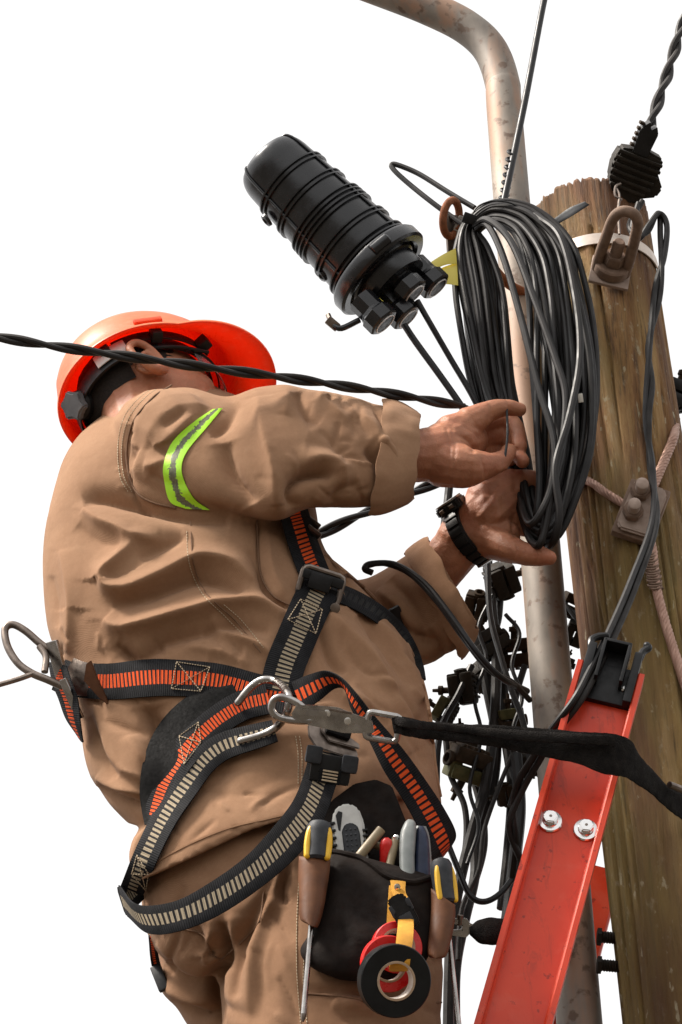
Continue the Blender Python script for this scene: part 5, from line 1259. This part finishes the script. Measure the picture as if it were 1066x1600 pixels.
mk('tail_rod', tube([(54, 1052, zd - 8), (26, 1062, zd - 6), (-30, 1078, zd)], 4.0, 4, 10), 'steel_dark', har)
# buckles
def rect_loop(f, w, h, r, flat=1.0, rad=8):
    pts = []
    for cx, cy, a0 in ((w - rad, h - rad, 0), (-w + rad, h - rad, 90), (-w + rad, -h + rad, 180), (w - rad, -h + rad, 270)):
        for a in (0, 45, 90): pts.append((cx + rad * math.cos(R(a0 + a)), cy + rad * math.sin(R(a0 + a)), 0))
    P = np.array([f.p(*p) for p in pts]); P = np.vstack([np.linspace(P[i], P[(i + 1) % len(P)], 3, endpoint=False) for i in range(len(P))])
    return sweep(P, r * SCALE, 10, closed=True, flat=flat)
bz = zs(500, 915) - 22
bf = Frame(501, 916, bz, rot=-18, yaw=10, pitch=-12)
bk1 = mk('chest_buckle', rect_loop(bf, 33, 24, 4.6), 'steel_dark', har)
mk('buckle_bar', bf.box((0, 12, 2), (34, 8, 4), 3), 'black_plastic', bk1)
mk('buckle_keeper', bf.box((-4, 4, 7), (18, 13, 3), 3), 'black_plastic', bk1)
mk('buckle_web', bf.box((6, -8, -3), (24, 9, 4), 3), 'pad_black', bk1)
mk('web_bar', bf.box((4, -8, 1.6), (10, 5, 1.2), .5), 'tape_red' if False else 'yellow_rubber', bk1) if False else mk('web_bar', bf.box((4, -8, 1.4), (10, 5, 1.0), .4), 'rust', bk1)
mk('buckle_tail', Frame(524, 950, bz + 4, rot=-18).lathe([(0, 8), (3, 8), (4, 5)], (0, 0, 0), (0, 0, 1), 16), 'steel_dark', bk1)
mk('shoulder_adjuster', merge(Frame(474, 818, zs(474, 818) - 14, rot=-38, pitch=30).box((0, 0, 0), (34, 5, 3), 2), Frame(476, 806, zs(476, 806) - 12, rot=-38, pitch=30).box((0, 0, 0), (30, 5, 3), 2)), 'steel_dark', har)
mk('chest_slider', Frame(622, 968, zs(618, 975) - 10, rot=-62, yaw=20).box((0, 0, 0), (22, 12, 4), 4), 'black_plastic', har)
lz = zs(515, 1165) - 34
pf = Frame(520, 1162, lz, rot=-20, yaw=6, pitch=-32)
pl1 = mk('hip_plate', prism([(-46, 16), (-38, 22), (38, 4), (44, -6), (38, -14), (-24, -16), (-40, -2)], pf, -3, 2, 1.4), 'steel_dark', har, angle=30)
mk('hip_plate_upper', prism([(-26, 24), (-16, 30), (40, 10), (42, 2), (-8, -2), (-24, 10)], pf, 6, 10, 1.4), 'steel_dark', pl1, angle=30)
mk('web_fold', pf.box((2, 16, 14), (20, 9, 6), 4), 'pad_black', pl1)
af = Frame(516, 1206, lz - 2, rot=-10, yaw=4, pitch=-10)
ad = mk('leg_adjuster', merge(af.box((0, 4, 0), (32, 22, 6), 5)), 'black_plastic', har)
for x, y in ((-30, 18), (28, 12)): mk('adjuster_tab', af.box((x, y + 4, 6), (13, 14, 7), 5), 'grip_grey', ad)
mk('adjuster_web', af.box((0, -8, 7.5), (17, 11, 1.2), .6), 'web_black', ad)
for i in range(4): mk('web_bar', af.box((0, 0 - i * 5, 9), (12, 1.3, 0.8), .4), 'stitch', ad)
# side D ring, snap hook, lanyard
sz = zs(430, 1090) - 40; hz_ = -312; print('side ring', sz)
sd = mk('side_ring', tube([(372, 1098, sz + 16), (392, 1074, sz), (412, 1062, sz - 8), (434, 1066, sz - 20), (450, 1084, hz_ + 4), (450, 1108, hz_ + 4), (438, 1130, sz - 16), (416, 1146, sz + 4), (376, 1158, sz + 16)], 5.6, 8, 14, round_ends=True), 'steel', har)
lan = thing('lanyard', 'black webbing lanyard with steel snap hook stretched from harness to pole', 'lanyard', C(620, 1135, -260))
hz = -312
hk = Frame(520, 1126, hz, rot=-9.5, yaw=-6)
hook = mk('hook_nose', hk.tube([(-40, 6, -2), (-62, 18, -4), (-86, 22, -4), (-98, 14, -4), (-98, 0, -4), (-84, -10, -4), (-56, -10, -2), (-34, -6, 0)], 6.0, 8, 12, round_ends=True), 'steel', lan)
mk('hook_body', prism([(-60, 14), (-40, 18), (6, 22), (30, 16), (60, 12), (68, -8), (44, -12), (20, -16), (-10, -14), (-56, -12), (-66, -2)], hk, -6, 5, 2), 'steel', lan, angle=30)
mk('hook_gate', prism([(-62, 10), (-10, 14), (-6, 4), (-58, -2)], hk, 5.5, 10, 1.5), 'steel', hook, angle=30)
for x, y in ((-10, 10), (24, 4)): mk('rivet', hk.lathe([(0, 6), (3, 5.6), (4, 3)], (x, y, 5), (0, 0, 1), 16), 'steel_bright', hook)
mk('spring_slot', hk.box((10, 17, 6), (18, 2, 1.5), .8), 'steel_dark', hook)
ef2 = Frame(598, 1136, hz, rot=-9.5, yaw=-6)
mk('hook_eye', rect_loop(ef2, 25, 20, 4.4, 1.0, 6), 'steel', lan)
lw = [(612, 1118, hz - 4, 616, 1146, hz + 2), (632, 1120, hz - 10, 636, 1150, hz), (664, 1127, -272, 668, 1155, -262), (720, 1131, -262, 724, 1160, -256), (780, 1134, -256, 780, 1168, -246), (840, 1138, -252, 842, 1181, -240), (900, 1143, -252, 898, 1192, -236), (950, 1146, -246, 942, 1208, -226), (984, 1156, -222, 976, 1214, -206), (1002, 1184, -186, 994, 1224, -176), (1024, 1208, -140, 1018, 1240, -136), (1046, 1230, -96, 1040, 1260, -90), (1075, 1242, -30, 1070, 1282, -20), (1120, 1256, 60, 1118, 1296, 70)]
web = ribbon('webbing', lw, 'webbing_plain', lan, 5, 14, 9, rough=0.7)
ribbon('webbing_fold', [(612, 1116, hz - 12, 614, 1132, hz - 10), (640, 1124, hz - 16, 640, 1138, hz - 14), (700, 1131, -272, 700, 1142, -270), (800, 1140, -268, 800, 1156, -264), (900, 1146, -266, 900, 1162, -262), (960, 1149, -256, 960, 1166, -250)], 'webbing_plain', lan, 5, 12, 5, rough=0.7)
mk('steel_eye', tube([(1046, 1226, -120), (1072, 1236, -90), (1110, 1250, -20)], 5, 4, 10), 'steel_dark', lan)
# second hook low on the ladder
h2 = thing('snap_hook', 'small steel fork hook with black webbing clipped beside the ladder', 'hook', C(740, 1452, -150))
hf2 = Frame(722, 1450, -150, rot=-4)
mk('fork', prism([(-16, 14), (6, 16), (12, 8), (44, 2), (46, -4), (14, -6), (8, -14), (-18, -12), (-16, -4), (0, -2), (0, 4), (-16, 6)], hf2, -4, 4, 1.5), 'steel', h2, angle=30)
mk('pin', hf2.lathe([(-8, 5), (8, 5)], (-4, 12, 0), (0, 1, 0), 12), 'steel_dark', h2)
we = loft([((734, 1448, -150), (735, 1460, -150), 6), ((746, 1438, -150), (748, 1472, -150), 11), ((764, 1434, -146), (766, 1477, -146), 14), ((786, 1436, -140), (788, 1476, -140), 13), ((806, 1440, -130), (808, 1470, -130), 9)], 5, 24, 2.4)
mk('webbing_end', fold(*we, [], rough=((30, 2.0), (10, .8))), 'webbing_plain', h2)
# ------------------------------------------------------------------ tool pouch
PZ = min(zs(560, 1450), zs(600, 1420), zs(540, 1400)) - 26
pouch = thing('tool_pouch', 'dark leather tool pouch hanging on the worker hip', 'tool pouch', C(580, 1530, PZ))
pv_ = loft([((514, 1324, PZ), (676, 1368, PZ), 14), ((512, 1340, PZ), (677, 1380, PZ), 26), ((506, 1400, PZ), (678, 1412, PZ), 34), ((484, 1456, PZ), (676, 1466, PZ), 36), ((470, 1486, PZ), (668, 1496, PZ), 34), ((488, 1512, PZ), (650, 1524, PZ), 28), ((530, 1530, PZ), (610, 1538, PZ), 14)], 6, 48, 2.6)
pv_ = fold(*pv_, [([(520, 1420), (560, 1470), (540, 1510)], 4, 16), ([(560, 1400), (590, 1450)], -3, 18)], rough=((60, 2.0), (20, .5)))
body_p = mk('front_pocket', pv_, 'leather_dark', pouch, angle=None)
BVP = bvh_of(pv_)
def onp(u, v, off): 
    z = zhit(u, v, BVP); return (u, v, (z if z is not None else PZ) - off)
mk('edge_binding', tube([onp(u, v + 5, 0) for u, v in ((516, 1326), (540, 1330), (562, 1336), (582, 1347), (602, 1362), (622, 1370), (648, 1374), (674, 1367))], 5.0, 6, 10), 'leather_dark', pouch)
mk('shade_panel', prism([(-92, -70), (-88, 48), (-60, 110), (-24, 140), (10, 148), (36, 136), (54, 84), (86, -12), (88, -84)], Frame(578, 1350, PZ + 34, rot=0, pitch=-34), -4, 4, 2), 'leather_dark', pouch, angle=30)  # black sheet added behind the tools as the shadow under the lifted hem
def holster(pts, zc, hd, label=None):
    r = [((a[0], a[1], zc), (b[0], b[1], zc), hd) for a, b in pts]
    V, F = loft(r, 5, 32, 2.1)
    return fold(V, F, [], rough=((40, 1.6), (14, .5)))
mk('left_loop', holster([((468, 1338), (517, 1342)), ((467, 1372), (513, 1376)), ((467, 1406), (507, 1412)), ((468, 1434), (500, 1442)), ((474, 1442), (496, 1450))], PZ - 34, 22), 'leather', pouch, angle=None)
mk('right_loop', holster([((674, 1388), (712, 1414)), ((673, 1420), (711, 1436)), ((670, 1460), (704, 1470)), ((668, 1488), (698, 1492)), ((672, 1496), (690, 1498))], PZ - 16, 20), 'leather', pouch, angle=None)
# ------------------------------------------------------------------ screwdrivers
def screwdriver(label, u, v, z, rot, yaw, hl, hr, sl, sr):
    f = Frame(u, v, z, rot=rot, yaw=yaw, pitch=-30); hl *= 1.12; sl *= 1.16
    t = thing('screwdriver', label, 'screwdriver', C(u, v, z), 'screwdrivers in the pouch loops')
    prof = [(0, hr * .75), (4, hr * .95), (hl * .35, hr * .92), (hl * .7, hr * 1.0), (hl * .86, hr * .96), (hl * .95, hr * .78), (hl, hr * .4)]
    hd = mk('handle', f.lathe(prof, (0, 0, 0), (0, 1, 0), 28), 'grip_grey', t)
    for s_ in (-1, 1):
        for zz in ((1,) if True else (1, -1)):
            mk('grip_insert', f.tube([(s_ * hr * .74, 4, hr * .52), (s_ * hr * .80, hl * .35, hr * .52), (s_ * hr * .74, hl * .62, hr * .5), (s_ * hr * .62, hl * .76, hr * .45)], hr * .26, 6, 10, round_ends=True), 'yellow_rubber', hd)
    mk('shaft', f.tube([(0, 2, 0), (0, -sl * .5, 0), (0, -sl, 0)], sr, 3, 12), 'steel', t)
    mk('tip', f.lathe([(0, sr), (6, sr * .9), (12, sr * .35)], (0, -sl, 0), (0, -1, 0), 6), 'steel_dark', t)
    return t
screwdriver('screwdriver with long shaft in the left leather loop of the pouch', 495, 1346, PZ - 44, -5, 0, 60, 21, 214, 4.4)
screwdriver('screwdriver in the right leather loop at the far edge of the pouch', 696, 1412, PZ - 18, -8, 25, 66, 18, 190, 4.0)
# ------------------------------------------------------------------ utility knife
kf = Frame(544, 1296, PZ + 2, rot=6, yaw=0, pitch=-24)
kn_ = thing('utility_knife', 'grey retractable utility knife sticking out of the pouch', 'knife', C(544, 1340, PZ))
ko = [(-24, -60), (-25, 10), (-20, 30), (-8, 40), (8, 40), (20, 30), (26, 8), (27, -60)]
kb_ = mk('handle', prism(ko, kf, -8, 8, 3.5), 'knife_grey', kn_, angle=40)
mk('grip_panel', prism([(-9, -58), (-10, -4), (-4, 6), (6, 8), (15, 2), (18, -10), (18, -58)], kf, 7, 10, 1.5), 'grip_grey', kb_, angle=40)
for i in range(6):
    for j in range(3): mk('grip_dot', kf.lathe([(0, 1.7), (1.2, 1.3), (1.6, .5)], (-3 + j * 7, -46 + i * 8.5, 10), (0, 0, 1), 8), 'grip_grey', kb_)
mk('thumb_slot', prism([(-17, 22), (-12, 29), (-6, 26), (-8, 16), (-12, -4), (-15, -2)], kf, 7.4, 8.8, .4), 'black_plastic', kb_, angle=40)
for i in range(5):
    mk('notch', kf.box((-24, 10 - i * 12, 2), (5, 2.2, 8), 1), 'black_plastic', kb_)
    mk('notch', kf.box((26, -6 - i * 9, 2), (4, 1.8, 8), 1), 'black_plastic', kb_)
# ------------------------------------------------------------------ small tubes and pliers
def hollow(label, a, b, r):
    A, B = C(*a), C(*b); L = np.linalg.norm(B - A) / SCALE
    V, F = lathe([(0, r), (L, r), (L, r * .62), (L - 8, r * .6), (L - 9, .2)], A, B - A, 18, cap=True)
    mk('plastic_tube', (V, F), 'tube_olive', label=label, cat='tube')
hollow('cut olive tube leaning right out of the pouch', (556, 1345, PZ + 2), (596, 1296, PZ - 8), 6.6)
hollow('upright olive tube beside the plier handles in the pouch', (606, 1366, PZ + 2), (619, 1310, PZ - 4), 5.6)
hollow('short olive tube lying across behind the pouch edge', (572, 1316, PZ + 12), (618, 1330, PZ + 10), 5.4)
rb = thing('red_pen', 'small red capped rod showing behind the olive tubes', 'rod', C(606, 1340, PZ + 16))
mk('cap', lathe([(0, 9), (26, 9), (32, 7), (35, 3)], C(604, 1350, PZ + 16), UY, 20), 'tape_red', rb)
mk('clip', lathe([(0, 4), (10, 4), (12, 2)], C(619, 1318, PZ - 2), UY, 14), 'steel_chrome', rb)
plr = thing('pliers', 'pliers with grey and dark blue handles standing in the pouch', 'pliers', C(648, 1370, PZ + 6))
mk('grey_handle', fold(*loft([((626, 1380, PZ - 8), (650, 1384, PZ - 8), 12), ((624, 1340, PZ - 8), (648, 1344, PZ - 8), 13), ((625, 1305, PZ - 6), (650, 1308, PZ - 6), 13), ((632, 1286, PZ - 4), (650, 1288, PZ - 4), 11), ((638, 1280, PZ - 4), (646, 1281, PZ - 4), 6)], 6, 28, 2.6), [], rough=((60, .4),)), 'plier_grey', plr)
mk('blue_handle', fold(*loft([((648, 1390, PZ + 2), (672, 1392, PZ + 2), 11), ((648, 1340, PZ + 2), (672, 1342, PZ + 2), 12), ((650, 1310, PZ + 4), (670, 1312, PZ + 4), 12), ((652, 1296, PZ + 6), (666, 1298, PZ + 6), 10), ((656, 1290, PZ + 6), (662, 1291, PZ + 6), 5)], 6, 28, 2.6), [], rough=((60, .4),)), 'plier_blue', plr)
mk('handle_back', fold(*loft([((640, 1370, PZ + 14), (676, 1372, PZ + 14), 8), ((644, 1310, PZ + 14), (672, 1312, PZ + 14), 9), ((650, 1290, PZ + 14), (666, 1291, PZ + 14), 7)], 5, 24, 2.6), [], rough=((60, .4),)), 'plier_grey', plr)
# ------------------------------------------------------------------ tape rolls on their strap
def roll(label, u, v, z, ro, ri, w, rot, yaw, pitch, mat):
    f = Frame(u, v, z, rot=rot, yaw=yaw, pitch=pitch)
    t = thing('tape_roll', label, 'tape roll', C(u, v + ro, z), 'tape rolls on the pouch strap')
    mk('winding', f.ring([(-w, ri + 4), (-w, ro - 1.5), (-w + 1.5, ro), (w - 1.5, ro), (w, ro - 1.5), (w, ri + 4)], (0, 0, 0), (0, 0, 1), 72), mat, t)
    mk('core', f.ring([(-w - .6, ri), (-w - .6, ri + 3.8), (w + .6, ri + 3.8), (w + .6, ri)], (0, 0, 0), (0, 0, 1), 60), 'tape_core', t)
    mk('core_edge', f.ring([(w + .7, ri + .2), (w + .7, ri + 3.9), (w + 1.4, ri + 3.6), (w + 1.4, ri + .5)], (0, 0, 0), (0, 0, 1), 60), 'tape_core_rim', t)
    return t
roll('black insulating tape roll hanging in front on the yellow strap', 616, 1532, PZ - 76, 57, 27, 13, 0, 14, -6, 'tape_black')
roll('upper red tape roll hanging at the back of the yellow strap', 620, 1480, PZ - 44, 40, 24, 8, 10, 22, -20, 'tape_red')
roll('lower red tape roll squeezed behind the black tape roll', 606, 1506, PZ - 54, 44, 25, 7, 0, 18, -10, 'tape_red')
ys = thing('tape_strap', 'yellow webbing strap with black buckle carrying the tape rolls', 'strap', C(622, 1376, PZ - 40))
ribbon('webbing', [(610, 1376, PZ - 38, 634, 1378, PZ - 38), (612, 1392, PZ - 42, 634, 1394, PZ - 42), (618, 1410, PZ - 50, 640, 1408, PZ - 50), (622, 1436, PZ - 70, 646, 1432, PZ - 70), (620, 1462, PZ - 94, 646, 1462, PZ - 94), (616, 1490, PZ - 98, 642, 1494, PZ - 98), (610, 1508, PZ - 92, 640, 1510, PZ - 92), (608, 1516, PZ - 70, 636, 1516, PZ - 70), (610, 1500, PZ - 36, 634, 1500, PZ - 36)], 'yellow_web', ys, 3, 8, 7)
ribbon('webbing_back', [(608, 1384, PZ - 36, 620, 1386, PZ - 36), (606, 1412, PZ - 38, 620, 1414, PZ - 38), (604, 1446, PZ - 40, 618, 1446, PZ - 40)], 'yellow_web', ys, 3, 6, 5)
mk('rivet', lathe([(0, 4.5), (2, 4), (3, 1.5)], C(621, 1386, PZ - 44), TZ, 16), 'steel_chrome', ys)
yf = Frame(631, 1426, PZ - 72, rot=28, yaw=0, pitch=-14)
byk = mk('buckle', prism([(-16, 26), (-8, 30), (8, 30), (15, 24), (13, 8), (17, 4), (17, -22), (12, -28), (-12, -28), (-17, -22), (-17, 4), (-13, 8)], yf, -4, 7, 2.5), 'black_plastic', ys, angle=35)
mk('buckle_slot', yf.box((0, -12, 7.4), (10, 9, 1), .6), 'grip_grey', byk)
mk('buckle_arm', merge(yf.box((-14, 8, 3), (4, 10, 4), 2), yf.box((14, 8, 3), (4, 10, 4), 2)), 'grip_grey', byk)
